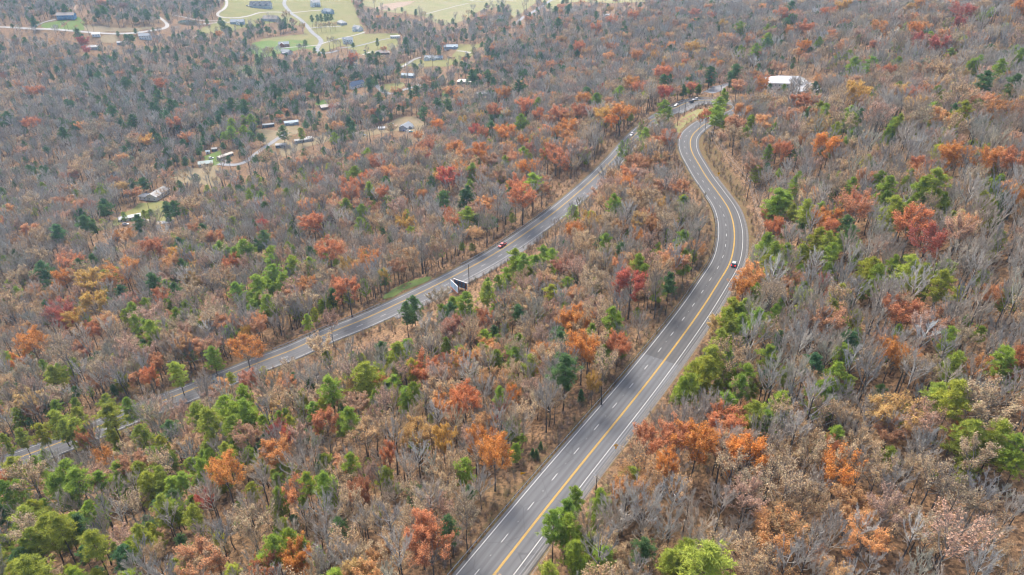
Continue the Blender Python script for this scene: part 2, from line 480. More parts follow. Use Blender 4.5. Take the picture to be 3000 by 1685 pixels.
# paved / gravel shoulder on the lower road by the billboard and inside the hairpin
grav = simple('pale_gravel', (0.18, 0.175, 0.17), 0.95, 0.1, 0.3, 1.5, bump=0.3)
tag(strip('road_shoulder', s_of_px(T('E', [(1420, 300)])[0], S_HAIR), s_of_px(T('E', [(330, 890)])[0], S_HAIR), [8.1, 9.4, 10.6], -0.03, grav, skirt=0.3), 'pale gravel shoulder beside the lower highway at the billboards', 'shoulder', kind='structure')
tag(strip('road_shoulder', s_of_px((2110, 293), S_HAIR), s_of_px((1960, 324), S_HAIR), [8.1, 9.6, 11.0], -0.03, grav, skirt=0.3), 'pale shoulder on the inside of the hairpin bend', 'shoulder', kind='structure')
tag(strip('road_shoulder', 4, s_of_px((2067, 516), 0, S_HAIR), [-6.3, -5.9, -5.4], -0.03, simple('grey_shoulder', (0.135, 0.13, 0.125), 0.95, 0.1, 0.35, 0.6), skirt=0.3), 'grey gravel shoulder along the outer side of the upper highway', 'shoulder', kind='structure')

# ------------------------------------------------------------------ draped sheets: lawns, fields, lanes, pond
KEEP = []                                                # (points xyz, chance that a tree hiding them is left out)
CLEAR = []                                               # clearings, polygons in xy
def poly_sheet(name, px, mat, dz, step=None, parent=None, clear=True, keep=0.6):
    P3 = cast(px); P = P3[:, :2]
    L = np.linalg.norm(np.roll(P, -1, 0) - P, axis=1)
    dist = float(np.median(np.linalg.norm(P, axis=1)))
    st = step or max(3.0, dist * 0.008)
    edge = []
    for i in range(len(P)):
        n = max(1, int(L[i] / st)); q = P[(i + 1) % len(P)]
        for t in range(n): edge.append(P[i] + (q - P[i]) * t / n)
    edge = np.array(edge)
    jit = RNG.normal(0, st * 0.16, edge.shape); edge = edge + jit
    lo, hi = P.min(0), P.max(0)
    g = np.stack(np.meshgrid(np.arange(lo[0], hi[0], st), np.arange(lo[1], hi[1], st)), -1).reshape(-1, 2)
    ins = inside(g, edge)
    g = g[ins]
    pts = [Vector(p) for p in np.vstack([edge, g])]
    n = len(edge)
    v, e, f, *_ = delaunay_2d_cdt(pts, [(i, (i + 1) % n) for i in range(n)], [list(range(n))], 1, 1e-4)
    if not f: v, e, f, *_ = delaunay_2d_cdt(pts, [(i, (i + 1) % n) for i in range(n)], [], 1, 1e-4)
    xy = np.array([tuple(p) for p in v]); z = ground(xy[:, 0], xy[:, 1]) + dz
    V = np.c_[xy, z]
    F = []
    for t in f:
        a, b, c = xy[t[0]], xy[t[1]], xy[t[2]]
        F.append(tuple(t) if (b[0] - a[0]) * (c[1] - a[1]) - (b[1] - a[1]) * (c[0] - a[0]) > 0 else tuple(t)[::-1])
    o = obj_of(name, mesh_of(name, V, F, [mat], smooth=True), parent)
    if clear: CLEAR.append(P)
    if keep: KEEP.append((np.c_[g, ground(g[:, 0], g[:, 1])] if len(g) else P3, keep))
    return o
LANES = []
def lane(name, px, width, mat, dz=0.32, label=None, keep=0.5):
    P = cast(px)[:, :2]
    Q = smooth_line(np.c_[P, np.zeros(len(P))], 4.0)[:, :2]
    t = np.gradient(Q, axis=0); t /= np.linalg.norm(t, axis=1)[:, None] + 1e-9
    n = np.stack([-t[:, 1], t[:, 0]], 1)
    w = width / 2 * (1 + RNG.normal(0, 0.05, len(Q)))[:, None]
    rows = [Q - n * w, Q, Q + n * w]
    V = np.stack([np.c_[r, ground(r[:, 0], r[:, 1]) + dz] for r in rows], 1).reshape(-1, 3)
    F = [(i * 3 + a + 1, i * 3 + a, (i + 1) * 3 + a, (i + 1) * 3 + a + 1)[::-1] for i in range(len(Q) - 1) for a in range(2)]
    me = mesh_of(name, V, F, [mat], smooth=True)
    if len(me.polygons) and sum(p.normal.z for p in me.polygons) < 0: me.flip_normals()
    LANES.append((Q, width))
    KEEP.append((np.c_[Q, ground(Q[:, 0], Q[:, 1])], keep))
    return tag(obj_of(name, me), label, 'lane', kind='structure')

def grass_mat(name, a, b_, c):
    m, nt, bs = nodes_of(name)
    geo = nt.nodes.new('ShaderNodeNewGeometry'); P = geo.outputs['Position']
    col = ramp(nt, noise(nt, P, 0.035, 7, 0.65), [(0.3, a), (0.5, b_), (0.7, c)])
    col = mixc(nt, 0.4, col, ramp(nt, noise(nt, P, 0.6, 8, 0.75), [(0.3, tuple(x * 0.6 for x in b_)), (0.7, tuple(x * 1.4 for x in b_))]))
    nt.links.new(col, bs.inputs['Base Color'])
    bs.inputs['Roughness'].default_value = 0.95; bs.inputs['Specular IOR Level'].default_value = 0.1
    return m
g_lawn = grass_mat('lawn_grass', (0.121, 0.145, 0.042), (0.181, 0.170, 0.066), (0.218, 0.181, 0.097))
g_green = grass_mat('green_grass', (0.072, 0.133, 0.030), (0.109, 0.157, 0.042), (0.170, 0.176, 0.060))
g_tan = grass_mat('dry_grass', (0.157, 0.127, 0.066), (0.206, 0.163, 0.097), (0.242, 0.187, 0.121))
g_field = grass_mat('field_grass', (0.155, 0.172, 0.071), (0.210, 0.197, 0.092), (0.252, 0.197, 0.126))
g_weed = grass_mat('roadside_weeds', (0.075, 0.115, 0.03), (0.11, 0.15, 0.045), (0.16, 0.15, 0.065))
gravel = simple('gravel_drive', (0.34, 0.325, 0.305), 0.95, 0.1, 0.15, 0.4)
tarmac = simple('lane_tarmac', (0.22, 0.22, 0.225), 0.9, 0.2, 0.15, 0.4)
dirt = simple('dirt_drive', (0.30, 0.22, 0.16), 0.95, 0.1, 0.15, 0.4)

sheet = lambda nm, px, mat, lab, cat, dz=0.16, keep=0.6: tag(poly_sheet(nm, px, mat, dz, keep=keep), lab, cat, kind='structure')
sheet('field', [(1064, -70), (1064, 18), (1100, 24), (1136, 35), (1167, 39), (1218, 43), (1253, 52), (1272, 64), (1296, 74), (1334, 68), (1361, 62), (1373, 47), (1392, 37), (1423, 27), (1458, 21), (1489, 12), (1495, 30), (1500, 55), (1540, 30), (1580, 0), (1600, 15), (1618, 35), (1650, 8), (1700, 6), (1800, 10), (1900, 6), (1960, -70)], g_field, 'broad pale green pasture beyond the last trees of the valley', 'field', keep=0.8)
sheet('dirt_patch', T('B', [(250, 60), (330, 30), (470, 12), (560, 10), (520, 30), (430, 60), (380, 80), (300, 75)]), dirt, 'bare reddish soil patch in the pasture', 'soil', 0.34, 0.7)
sheet('lawn', [(571, 93), (640, 62), (655, 10), (670, -40), (1010, -40), (1045, 40), (1070, 100), (1165, 98), (1172, 135), (1075, 165), (1000, 134), (935, 160), (880, 134), (800, 150), (745, 135), (770, 112), (890, 100), (895, 80), (820, 64), (720, 82), (600, 100)], g_lawn, 'yellow green lawns between the large houses at the valley lane', 'lawn', keep=0.25)
sheet('lawn', [(740, 125), (800, 116), (880, 118), (930, 138), (840, 152), (765, 172), (735, 152)], g_green, 'green yard round the brick house', 'lawn', 0.2, 0.3)
sheet('lawn', T('A', [(300, 200), (340, 170), (420, 155), (580, 130), (620, 150), (650, 220), (560, 232), (400, 220)]), g_green, 'green slope below the blue house', 'lawn', 0.16, 0.85)
sheet('meadow', T('A', [(630, 185), (740, 195), (900, 215), (1140, 205), (1210, 205), (1000, 242), (700, 242), (645, 230)]), g_tan, 'tan meadow above the gravel hill lane', 'meadow', 0.16, 0.7)
sheet('lawn', T('A', [(760, 285), (800, 262), (880, 262), (905, 300), (850, 322), (760, 325)]), g_tan, 'dry lawn by the small white building under the hill lane', 'lawn', 0.16, 0.7)
sheet('lawn', T('A', [(1765, 515), (1830, 498), (1965, 510), (1950, 560), (1850, 575), (1770, 552)]), g_lawn, 'small bright clearing among tall valley pines', 'lawn', 0.16, 0.5)
sheet('lawn', T('D', [(690, 318), (690, 280), (830, 240), (950, 160), (1060, 92), (1240, 75), (1245, 150), (1320, 215), (1180, 234), (1110, 228), (1060, 185), (930, 215), (890, 262)]), g_lawn, 'mown lawn in front of the white gabled building', 'lawn', 0.16, 0.9)
sheet('lawn', T('A', [(1540, 1180), (1660, 1140), (1690, 1190), (1660, 1245), (1580, 1265), (1530, 1230)]), g_green, 'green yard beside the long tan trailer', 'lawn', 0.16, 0.7)
sheet('lawn', T('A', [(1930, 970), (2080, 985), (2140, 945), (2260, 955), (2240, 1010), (2110, 1050), (2230, 1090), (2360, 1045), (2480, 1000), (2510, 1060), (2300, 1115), (2140, 1185), (2090, 1120), (1930, 1050)]), g_tan, 'dry yard between the mobile homes', 'lawn', 0.16, 0.5)
sheet('lawn', T('A', [(1270, 1310), (1400, 1275), (1640, 1250), (1690, 1330), (1640, 1400), (1330, 1385)]), g_tan, 'tan grass clearing under big bare trees', 'lawn', 0.16, 0.35)
sheet('lawn', T('B', [(430, 492), (560, 440), (620, 455), (790, 452), (870, 392), (885, 335), (1060, 335), (1000, 400), (960, 450), (860, 482), (800, 502), (600, 502)]), g_lawn, 'lawn round the long grey roofed ranch house', 'lawn', 0.16, 0.75)
sheet('lawn', T('B', [(325, 640), (440, 618), (490, 640), (440, 672), (380, 700), (330, 685)]), g_lawn, 'lawn inside the fork of the gravel valley road', 'lawn', 0.16, 0.7)
sheet('lawn', T('A', [(2370, 785), (2440, 752), (2495, 758), (2470, 792), (2400, 798)]), g_green, 'small vivid green yard by the brown roofed house', 'lawn', 0.16, 0.8)
sheet('lawn', T('B', [(745, 690), (790, 662), (818, 680), (770, 735)]), g_green, 'narrow green yard among valley evergreens', 'lawn', 0.16, 0.7)
sheet('lawn', T('B', [(380, 930), (430, 885), (560, 880), (650, 940), (620, 972), (540, 1000), (420, 985), (300, 1010), (120, 1040), (140, 990)]), g_tan, 'bare dirt yard round the grey gabled house', 'lawn', 0.16, 0.6)
sheet('grass_verge', [(1975, 372), (1992, 350), (2015, 332), (2045, 321), (2064, 319), (2062, 332), (2040, 346), (2010, 364), (1985, 392)], g_lawn, 'mown grass island inside the hairpin bend', 'grass', 0.1, 0.95)
sheet('grass_verge', T('E', [(300, 812), (420, 722), (560, 668), (690, 640), (650, 676), (480, 752), (340, 822)]), g_weed, 'bright green weedy bank beside the lower highway', 'grass', 0.12, 0.97)

lane('hill_lane', T('A', [(-150, 200), (0, 205), (240, 218), (520, 232), (700, 248), (870, 257), (1060, 245), (1180, 228), (1250, 212), (1265, 190), (1220, 145), (1190, 125)]), 5.5, gravel, label='pale gravel lane running below the blue house', keep=0.85)
lane('driveway', T('A', [(250, 217), (290, 185), (360, 160), (430, 148)]), 4, gravel, 0.36, 'gravel drive climbing to the blue house', 0.8)
lane('driveway', T('A', [(560, 82), (562, 60), (575, 42), (640, 36)]), 4, dirt, label='dirt track behind the blue house', keep=0.7)
lane('hill_lane', T('A', [(1700, -20), (1712, 30), (1690, 70), (1645, 100), (1642, 120), (1680, 134), (1790, 136), (1900, 116), (1950, 98), (2060, 92), (2175, 95)]), 5, gravel, label='winding pale lane linking the large houses', keep=0.8)
lane('driveway', T('A', [(1290, 112), (1400, 132), (1470, 152), (1560, 158), (1700, 158)]), 4, gravel, label='pale lane above the pond', keep=0.8)
lane('driveway', T('A', [(1450, 192), (1560, 180), (1650, 172), (1750, 168)]), 4, gravel, label='pale lane below the pond', keep=0.8)
lane('valley_road', T('A', [(2165, -20), (2145, 30), (2170, 70), (2210, 110), (2270, 150), (2310, 190), (2350, 240), (2400, 280), (2425, 315), (2405, 350), (2390, 375), (2420, 405), (2480, 402), (2560, 380)]), 7, tarmac, 0.34, 'grey valley road curving between the large houses', 0.85)
for nm, pts, w, mt, lb in [('driveway', T('A', [(2205, 97), (2300, 88), (2450, 78)]), 4, gravel, 'pale drive leading to the grey roofed white house'),
                           ('driveway', T('A', [(2335, 215), (2450, 205), (2590, 198)]), 4, gravel, 'pale drive beside a row of small rusty trees'),
                           ('driveway', T('A', [(2420, 340), (2250, 355), (2100, 366)]), 4, gravel, 'pale drive to the brick house'),
                           ('driveway', T('A', [(2430, 332), (2576, 290), (2700, 262), (2760, 240)]), 4, gravel, 'pale drive to the steep roofed white house'),
                           ('driveway', T('B', [(-10, 365), (120, 350), (270, 310), (370, 290)]), 4.5, tarmac, 'grey drive to the white trailer'),
                           ('driveway', T('B', [(160, 415), (230, 390)]), 4, gravel, 'short drive by the brown roofed house'),
                           ('driveway', T('B', [(450, 510), (510, 475), (560, 445), (605, 432)]), 5, gravel, 'pale drive to the long ranch house'),
                           ('driveway', T('B', [(870, 385), (930, 390), (985, 402)]), 4, gravel, 'pale drive at the blue grey house'),
                           ('valley_road', T('B', [(260, 640), (310, 690), (380, 715), (440, 690), (520, 665), (610, 638)]), 6, tarmac, 'forked grey road at the dark blue roofed house'),
                           ('driveway', T('B', [(60, 1020), (180, 985), (320, 960), (430, 948)]), 5, dirt, 'dirt drive to the grey gabled house'),
                           ('valley_road', T('B', [(1285, 210), (1350, 150), (1440, 95), (1530, 35), (1600, -5)]), 8, tarmac, 'straight grey road crossing the pasture edge'),
                           ('field_track', T('B', [(640, 105), (760, 75), (900, 40), (960, 25)]), 3.5, gravel, 'thin track across the pasture'),
                           ('field_track', T('B', [(960, 0), (1030, 12), (1130, 8), (1300, 6)]), 4, gravel, 'pale track at the far edge of the pasture'),
                           ('driveway', T('A', [(1650, 1236), (1700, 1245), (1780, 1252), (1850, 1230), (1910, 1180), (1990, 1120), (2090, 1052), (2180, 1000)]), 6, tarmac, 'grey lane through the mobile homes'),
                           ('driveway', T('D', [(1095, 240), (1180, 245), (1260, 236), (1330, 226)]), 7, tarmac, 'grey paved drive below the mown lawn')]:
    lane(nm, pts, w, mt, 0.36, lb, 0.75)
lot_px = T('C', [(145, 694), (230, 655), (330, 628), (520, 612), (650, 602), (1000, 620), (1180, 610), (1190, 660), (1050, 690), (700, 650), (400, 642), (330, 652), (290, 688), (240, 706)])
lotm = simple('lot_tarmac', (0.21, 0.21, 0.22), 0.9, 0.2, 0.2, 0.2)
sheet('parking_lot', lot_px, lotm, 'grey parking area leading from the hairpin to the white roofed building', 'parking lot', 0.14, 0)
q_ = cast([(2062 + 6 * a_, 268 - 2.4 * a_ + 7 * b_) for a_ in range(11) for b_ in (-1, 0, 1)]); KEEP.append((q_, .9))
water, nt, b = nodes_of('pond_water')
b.inputs['Base Color'].default_value = (0.05, 0.08, 0.08, 1); b.inputs['Roughness'].default_value = 0.08; b.inputs['Specular IOR Level'].default_value = 0.8
P_ = cast(T('A', [(1330, 168), (1400, 160), (1460, 178), (1450, 188), (1390, 184)]))
zp = float(P_[:, 2].max()) + 0.3
ang = np.linspace(0, 2 * math.pi, 40, endpoint=False)
cx, cy = P_[:, 0].mean(), P_[:, 1].mean()
rx, ry = np.ptp(P_[:, 0]) * 0.55, np.ptp(P_[:, 1]) * 0.5
rr = 1 + 0.12 * np.sin(3 * ang + 1) + 0.07 * np.sin(5 * ang)
ring = np.c_[cx + rx * rr * np.cos(ang), cy + ry * rr * np.sin(ang)]
bank = [(x, y, zp) for x, y in ring] + [(cx + (x - cx) * 1.25, cy + (y - cy) * 1.25, float(ground(cx + (x - cx) * 1.25, cy + (y - cy) * 1.25)) - 0.4) for x, y in ring]
po = tag(obj_of('pond', mesh_of('pond', [(x, y, zp) for x, y in ring], [tuple(range(40))], [water])), 'small bright pond reflecting the sky between two pale lanes', 'pond', kind='structure')
bk = obj_of('bank', mesh_of('bank', bank, [(i, 40 + i, 40 + (i + 1) % 40, (i + 1) % 40) for i in range(40)], [g_tan]), po)
KEEP.append((np.c_[ring, np.full(40, zp)], 0.9)); CLEAR.append(ring)

# ------------------------------------------------------------------ buildings
def px_axis(p, q): return math.atan2(q[1] - p[1], q[0] - p[0])
WALLS = {'white': (0.72, 0.72, 0.70), 'cream': (0.62, 0.57, 0.48), 'blue': (0.16, 0.30, 0.52), 'bluegrey': (0.36, 0.42, 0.48), 'grey': (0.42, 0.43, 0.44), 'brick': (0.30, 0.12, 0.08), 'brown': (0.25, 0.18, 0.13), 'dark': (0.10, 0.10, 0.11), 'tan': (0.45, 0.38, 0.29)}
ROOFS = {'white': (0.44, 0.45, 0.46), 'grey': (0.22, 0.24, 0.26), 'lightgrey': (0.31, 0.305, 0.295), 'dark': (0.07, 0.08, 0.10), 'navy': (0.06, 0.09, 0.15), 'brown': (0.20, 0.17, 0.15), 'greygreen': (0.28, 0.33, 0.31), 'bluegrey': (0.30, 0.36, 0.40), 'tan': (0.40, 0.35, 0.30), 'cream': (0.66, 0.62, 0.55)}
glass, nt, b = nodes_of('window_glass')
b.inputs['Base Color'].default_value = (0.03, 0.035, 0.045, 1); b.inputs['Roughness'].default_value = 0.1; b.inputs['Specular IOR Level'].default_value = 0.8
trim = simple('white_trim', (0.75, 0.75, 0.73), 0.6)
found = simple('concrete_footing', (0.30, 0.29, 0.28), 0.9)
doorm = simple('door_paint', (0.18, 0.10, 0.07), 0.6)
wa = Acc(); wa.box((0, 0, 0), (1.3, 0.10, 1.4)); WIN = wa.mesh('window', [trim])
wa = Acc(); wa.box((0, 0, 0), (1.08, 0.16, 1.18)); PANE = wa.mesh('pane', [glass])
wa = Acc(); wa.box((0, 0, 1.05), (1.05, 0.14, 2.1)); DOOR = wa.mesh('door', [doorm])
wa = Acc(); wa.box((0, 0, 1.2), (2.7, 0.14, 2.4)); GAR = wa.mesh('garage_door', [simple('garage_door_paint', (0.55, 0.55, 0.55), 0.6)])
def roof_faces(L, W, z, h, hip, over, th=0.18):
    l, w = L / 2 + over, W / 2 + over
    zb = z - over * h / (W / 2)
    r = max(0.02, l - (w if hip else 0.0)) if hip else l
    top = [(-l, -w, zb), (l, -w, zb), (l, w, zb), (-l, w, zb), (-r, 0, z + h), (r, 0, z + h)]
    V = [(x, y, q + th) for x, y, q in top] + top
    F = [(0, 1, 5, 4), (2, 3, 4, 5), (6, 10, 11, 7), (8, 11, 10, 9), (0, 6, 7, 1), (2, 8, 9, 3)]
    F += [(1, 2, 5), (3, 0, 4), (7, 11, 8), (9, 10, 6), (1, 7, 8, 2), (3, 9, 6, 0)] if hip else [(1, 5, 11, 7), (5, 2, 8, 11), (3, 4, 10, 9), (4, 0, 6, 10)]
    return V, F
def block(root, L, W, h, rh, wall, roof, c=(0, 0), rot=0.0, hip=False, over=0.45, wins=True, door=True, z0=0.0, storeys=1, garage=False):
    """one volume of a house: walls with footing, roof, windows with panes, door; all children of the house"""
    M = Matrix.Translation((c[0], c[1], z0)) @ Matrix.Rotation(rot, 4, 'Z')
    A = Acc(); l, w = L / 2, W / 2
    if hip or rh < 0.05:
        A.box((0, 0, h / 2 - 1.0), (L, W, h + 2.0))
    else:
        zt = h + rh
        V = [(-l, -w, -2), (l, -w, -2), (l, w, -2), (-l, w, -2), (-l, -w, h), (l, -w, h), (l, w, h), (-l, w, h), (-l, 0, zt), (l, 0, zt)]
        A.add(V, [(0, 3, 2, 1), (0, 1, 5, 4), (2, 3, 7, 6), (1, 2, 6, 9, 5), (3, 0, 4, 8, 7)])
    wo = obj_of('wall', A.mesh('wall', [simple('wall_' + wall, WALLS[wall], 0.8)]), root); wo.matrix_local = M
    V, F = roof_faces(L, W, h, max(rh, 0.25), hip, over)
    ro = obj_of('roof', mesh_of('roof', V, F, [simple('roof_' + roof, ROOFS[roof], 0.65, 0.3, 0.15, 0.6)]), root); ro.matrix_local = M
    if wins:
        for st in range(storeys):
            zc = 1.55 + st * 2.8
            for side in (-1, 1):
                n = max(1, int(L / 3.6))
                for k in range(n):
                    x = -l + L * (k + 0.5) / n
                    if side == -1 and st == 0 and ((door and k == n // 2) or (garage and k == 0)): continue
                    o = obj_of('window', WIN, root); o.matrix_local = M @ Matrix.Translation((x, side * (w + 0.02), zc))
                    p = obj_of('pane', PANE, o)
            for side in (-1, 1):
                n = max(1, int(W / 4.5))
                for k in range(n):
                    y = -w + W * (k + 0.5) / n
                    o = obj_of('window', WIN, root); o.matrix_local = M @ Matrix.Translation((side * (l + 0.02), y, zc)) @ Matrix.Rotation(math.pi / 2, 4, 'Z')
                    obj_of('pane', PANE, o)
    if door:
        n = max(1, int(L / 3.6)); x = -l + L * (n // 2 + 0.5) / n
        o = obj_of('door', DOOR, root); o.matrix_local = M @ Matrix.Translation((x, -(w + 0.03), 0.05))
    if garage:
        n = max(1, int(L / 3.6)); x = -l + L * 0.5 / n
        o = obj_of('garage_door', GAR, root); o.matrix_local = M @ Matrix.Translation((x, -(w + 0.03), 0.05))
    return wo
def chimney(root, x, y, z):
    A = Acc(); A.box((0, 0, 0), (0.8, 0.8, 2.2)); o = obj_of('chimney', A.mesh('chimney', [simple('wall_brick', WALLS['brick'])]), root, (x, y, z))
def porch(root, L, D, h, y, roof, x=0):
    A = Acc(); A.box((x, y - D / 2, h), (L, D, 0.16)); obj_of('porch_roof', A.mesh('porch_roof', [simple('roof_' + roof, ROOFS[roof])]), root)
    A = Acc(); A.box((0, 0, h / 2 - 0.5), (0.16, 0.16, h + 1)); me = A.mesh('porch_post', [trim])
    for k in range(4): obj_of('porch_post', me, root, (x - L / 2 + 0.2 + (L - 0.4) * k / 3, y - D + 0.15, 0))
    A = Acc(); A.box((x, y - D / 2, 0.12), (L, D, 0.2)); obj_of('porch_floor', A.mesh('porch_floor', [found]), root)
def house(name, label, px, rot, cat='house', keep=0.9, r=12):
    p = cast([px])[0]
    xs = p[0] + np.array([-r, r, 0, 0, 0]) * 0.6; ys = p[1] + np.array([0, 0, -r, r, 0]) * 0.6
    z = float(np.mean(ground(xs, ys)))
    o = empty(name, (p[0], p[1], z + 0.35), math.radians(rot)); k_ = 1.0 if p[1] < 560 and px[0] > 1500 else 0.86; o.scale = (k_, k_, k_)
    keep *= .88
    tag(o, label, cat)
    t = np.linspace(0, 6.28, 10)
    KEEP.append((np.c_[p[0] + r * 0.7 * np.cos(t), p[1] + r * 0.7 * np.sin(t), np.full(10, z + 3)], keep))
    CLEAR.append(np.c_[p[0] + r * np.cos(t), p[1] + r * np.sin(t)])
    return o
tl = lambda t, x, y: T(t, [(x, y)])[0]
# white gabled building on the mown lawn
h = house('white_building', 'long white gabled building with light grey metal roof and dark roofed side wing', (466, 576), 79, 'building', 0.97, 15)
block(h, 22, 11, 4.4, 2.6, 'cream', 'lightgrey', over=0.8, door=False, garage=True); block(h, 9.5, 9.5, 3.3, 1.3, 'white', 'dark', (-6.4, 9.9), -0.1, hip=True)
h = house('trailer_home', 'single wide mobile home with bright white metal roof at the end of the mown lawn', tl('D', 985, 215), 30, 'trailer', 0.97, 10)
block(h, 19, 6.5, 2.9, 1.0, 'white', 'white')
h = house('trailer_home', 'pale blue grey mobile home beside a gravel turning spot', tl('A', 2200, 938), 22, 'trailer', 0.95)
block(h, 17, 7, 3.0, 1.4, 'bluegrey', 'bluegrey'); porch(h, 5, 2.2, 2.5, -3.5, 'bluegrey')
h = house('trailer_home', 'dark narrow trailer with cluttered roof under a tall pine', tl('A', 2027, 955), 20, 'trailer', 0.95, 9); block(h, 14, 5, 2.8, 0.8, 'dark', 'grey')
h = house('trailer_home', 'long brown and white mobile home in the dry yard', tl('A', 2290, 1070), 24, 'trailer', 0.95)
block(h, 20, 5.5, 2.9, 0.9, 'grey', 'lightgrey'); block(h, 7, 7, 3.1, 0.6, 'brown', 'white', (8.2, 2.2), 0, wins=False, door=False)
h = house('shed', 'grey roofed open shed between the mobile homes', tl('A', 2122, 1108), 4, 'shed', 0.9, 8); block(h, 11, 7, 2.6, 1.0, 'dark', 'lightgrey', wins=False)
h = house('trailer_home', 'long tan roofed trailer beside the green yard', tl('A', 1702, 1190), 58, 'trailer', 0.95); block(h, 19, 5.5, 2.9, 0.9, 'tan', 'tan')
h = house('shed', 'tiny white garden shed at the woods edge', tl('A', 1572, 1158), 8, 'shed', 0.95, 4); block(h, 4.2, 3.5, 2.4, 0.9, 'white', 'bluegrey', wins=False)
h = house('shed', 'small dark wooden shed next to the tiny white shed', tl('A', 1622, 1138), 14, 'shed', 0.95, 5); block(h, 5.5, 4.5, 2.5, 1.0, 'dark', 'lightgrey', wins=False)
h = house('house', 'low house with grey green metal roof half hidden by a tan tree', tl('A', 1556, 1246), 20, 'house', 0.7); block(h, 15, 9, 2.8, 1.8, 'tan', 'greygreen')
h = house('house', 'grey gabled house with charcoal roof at the end of a dirt drive', tl('B', 488, 970), 74, 'house', 0.97)
block(h, 17, 11, 3.0, 3.0, 'grey', 'grey'); block(h, 6, 5, 2.8, 1.6, 'grey', 'grey', (-1, -7.6), 0, garage=True, door=False); porch(h, 7, 2.5, 2.6, 8.0, 'dark', 2)
h = house('tarp_shelter', 'small white tarpaulin shelter beside the dirt drive', tl('B', 305, 976), 8, 'shelter', 0.9, 5); block(h, 8, 5, 1.8, 1.2, 'white', 'white', wins=False, door=False)
h = house('house', 'white house with steep dark blue roof and twin gables', tl('B', 120, 655), 38, 'house', 0.92, 13)
block(h, 20, 10, 4.0, 4.4, 'white', 'navy', door=False); block(h, 8, 8, 3.6, 3.4, 'white', 'navy', (-9, -4), math.pi / 2 * 0)
h = house('ranch_house', 'long white ranch house with grey roof and three front gables', tl('B', 700, 448), -4, 'house', 0.97, 16)
block(h, 30, 9.5, 3.0, 2.8, 'white', 'grey'); block(h, 9, 10, 3.0, 2.6, 'white', 'grey', (-11, -3.5), math.pi / 2, door=False); block(h, 7, 6, 3.0, 2.4, 'white', 'grey', (0, -5.5), math.pi / 2, door=False); porch(h, 6, 2, 2.6, -4.8, 'grey', 6)
h = house('house', 'blue grey house with pale roof and cars beside the ranch lawn', tl('B', 828, 365), 6, 'house', 0.93, 13); block(h, 24, 10, 3.2, 2.8, 'bluegrey', 'bluegrey'); block(h, 7, 8, 3.0, 2.0, 'bluegrey', 'bluegrey', (6, -5.5), math.pi / 2, garage=True, door=False)
h = house('house', 'house with cream white hipped roof among valley pines', tl('B', 930, 628), -6, 'house', 0.93, 12); block(h, 20, 11, 3.0, 2.2, 'tan', 'cream', hip=True)
h = house('house', 'pale house mostly hidden by bare trees below the orange wooded spur', tl('B', 1060, 725), 15, 'house', 0.4, 10); block(h, 15, 9, 4, 2.4, 'white', 'lightgrey')
h = house('house', 'white two storey house with cluster of grey gables beside the valley road', tl('B', 52, 325), 6, 'house', 0.97, 13)
block(h, 18, 10, 6.2, 3.6, 'white', 'grey', storeys=2); block(h, 6, 6, 6.2, 3.0, 'white', 'grey', (-5, -6), math.pi / 2, storeys=2, door=False); block(h, 5, 5, 3, 2.2, 'white', 'grey', (5, -6), math.pi / 2); porch(h, 7, 2.4, 2.7, -5.0, 'lightgrey', 0); chimney(h, 4, 2, 9)
h = house('house', 'white house with steep pale gable above the small rusty tree row', tl('B', 125, 232), -40, 'house', 0.97, 12); block(h, 20, 12, 4.2, 5.5, 'white', 'lightgrey'); block(h, 8, 8, 4, 4, 'white', 'grey', (0, -7), math.pi / 2, garage=True, door=False)
h = house('trailer_home', 'white boxy trailer at the end of the grey drive', tl('B', 408, 288), 6, 'trailer', 0.97, 9); block(h, 18, 6.5, 3.6, 0.7, 'white', 'white')
h = house('house', 'grey roofed house behind thin trees next to the pool', tl('B', 5, 185), -50, 'house', 0.85, 12); block(h, 22, 12, 4.0, 4.0, 'grey', 'lightgrey', hip=True)
h = house('house', 'low house with brown shingle hipped roof behind a round evergreen', tl('B', 310, 408), 4, 'house', 0.8, 13); block(h, 24, 12, 3.0, 3.2, 'brown', 'brown', hip=True)
h = house('brick_house', 'red brick house with grey cross gabled roof', tl('A', 2145, 350), 12, 'house', 0.97, 12); block(h, 18, 11, 4.4, 3.4, 'brick', 'grey', storeys=1); block(h, 7, 8, 4.4, 3.0, 'brick', 'lightgrey', (-3, -5), math.pi / 2, door=False)
h = house('house', 'grey house with pale terrace below the brick house', tl('A', 2165, 405), -30, 'house', 0.85, 12); block(h, 18, 10, 3.6, 3.4, 'grey', 'grey'); porch(h, 8, 3, 2.6, -5, 'white')
h = house('house', 'tall white farmhouse with wraparound porch at the lawns top edge', tl('A', 2385, 48), 10, 'house', 0.97, 14); block(h, 20, 14, 8.6, 5, 'white', 'lightgrey', storeys=3); block(h, 8, 8, 8, 4, 'white', 'lightgrey', (-7, -8), math.pi / 2, storeys=2, door=False); porch(h, 14, 3, 3.2, -7, 'lightgrey', 3)
h = house('house', 'dark grey multi gabled house behind an evergreen row', tl('A', 2480, 100), -35, 'house', 0.95, 14); block(h, 24, 12, 4.4, 5, 'bluegrey', 'grey'); block(h, 9, 9, 4.4, 4, 'bluegrey', 'grey', (-5, -7), math.pi / 2, door=False)
h = house('house', 'brown grey house with dark roof and white bay beside the lane fork', tl('A', 2045, 155), -3, 'house', 0.93, 14); block(h, 30, 16, 4.2, 5.0, 'grey', 'brown')
h = house('house', 'blue grey house with small white gable near the dark round bush', tl('A', 1795, 178), 8, 'house', 0.95, 13); block(h, 26, 13, 3.8, 4.2, 'bluegrey', 'grey'); block(h, 7, 7, 3.8, 3.4, 'white', 'grey', (2, -7), math.pi / 2)
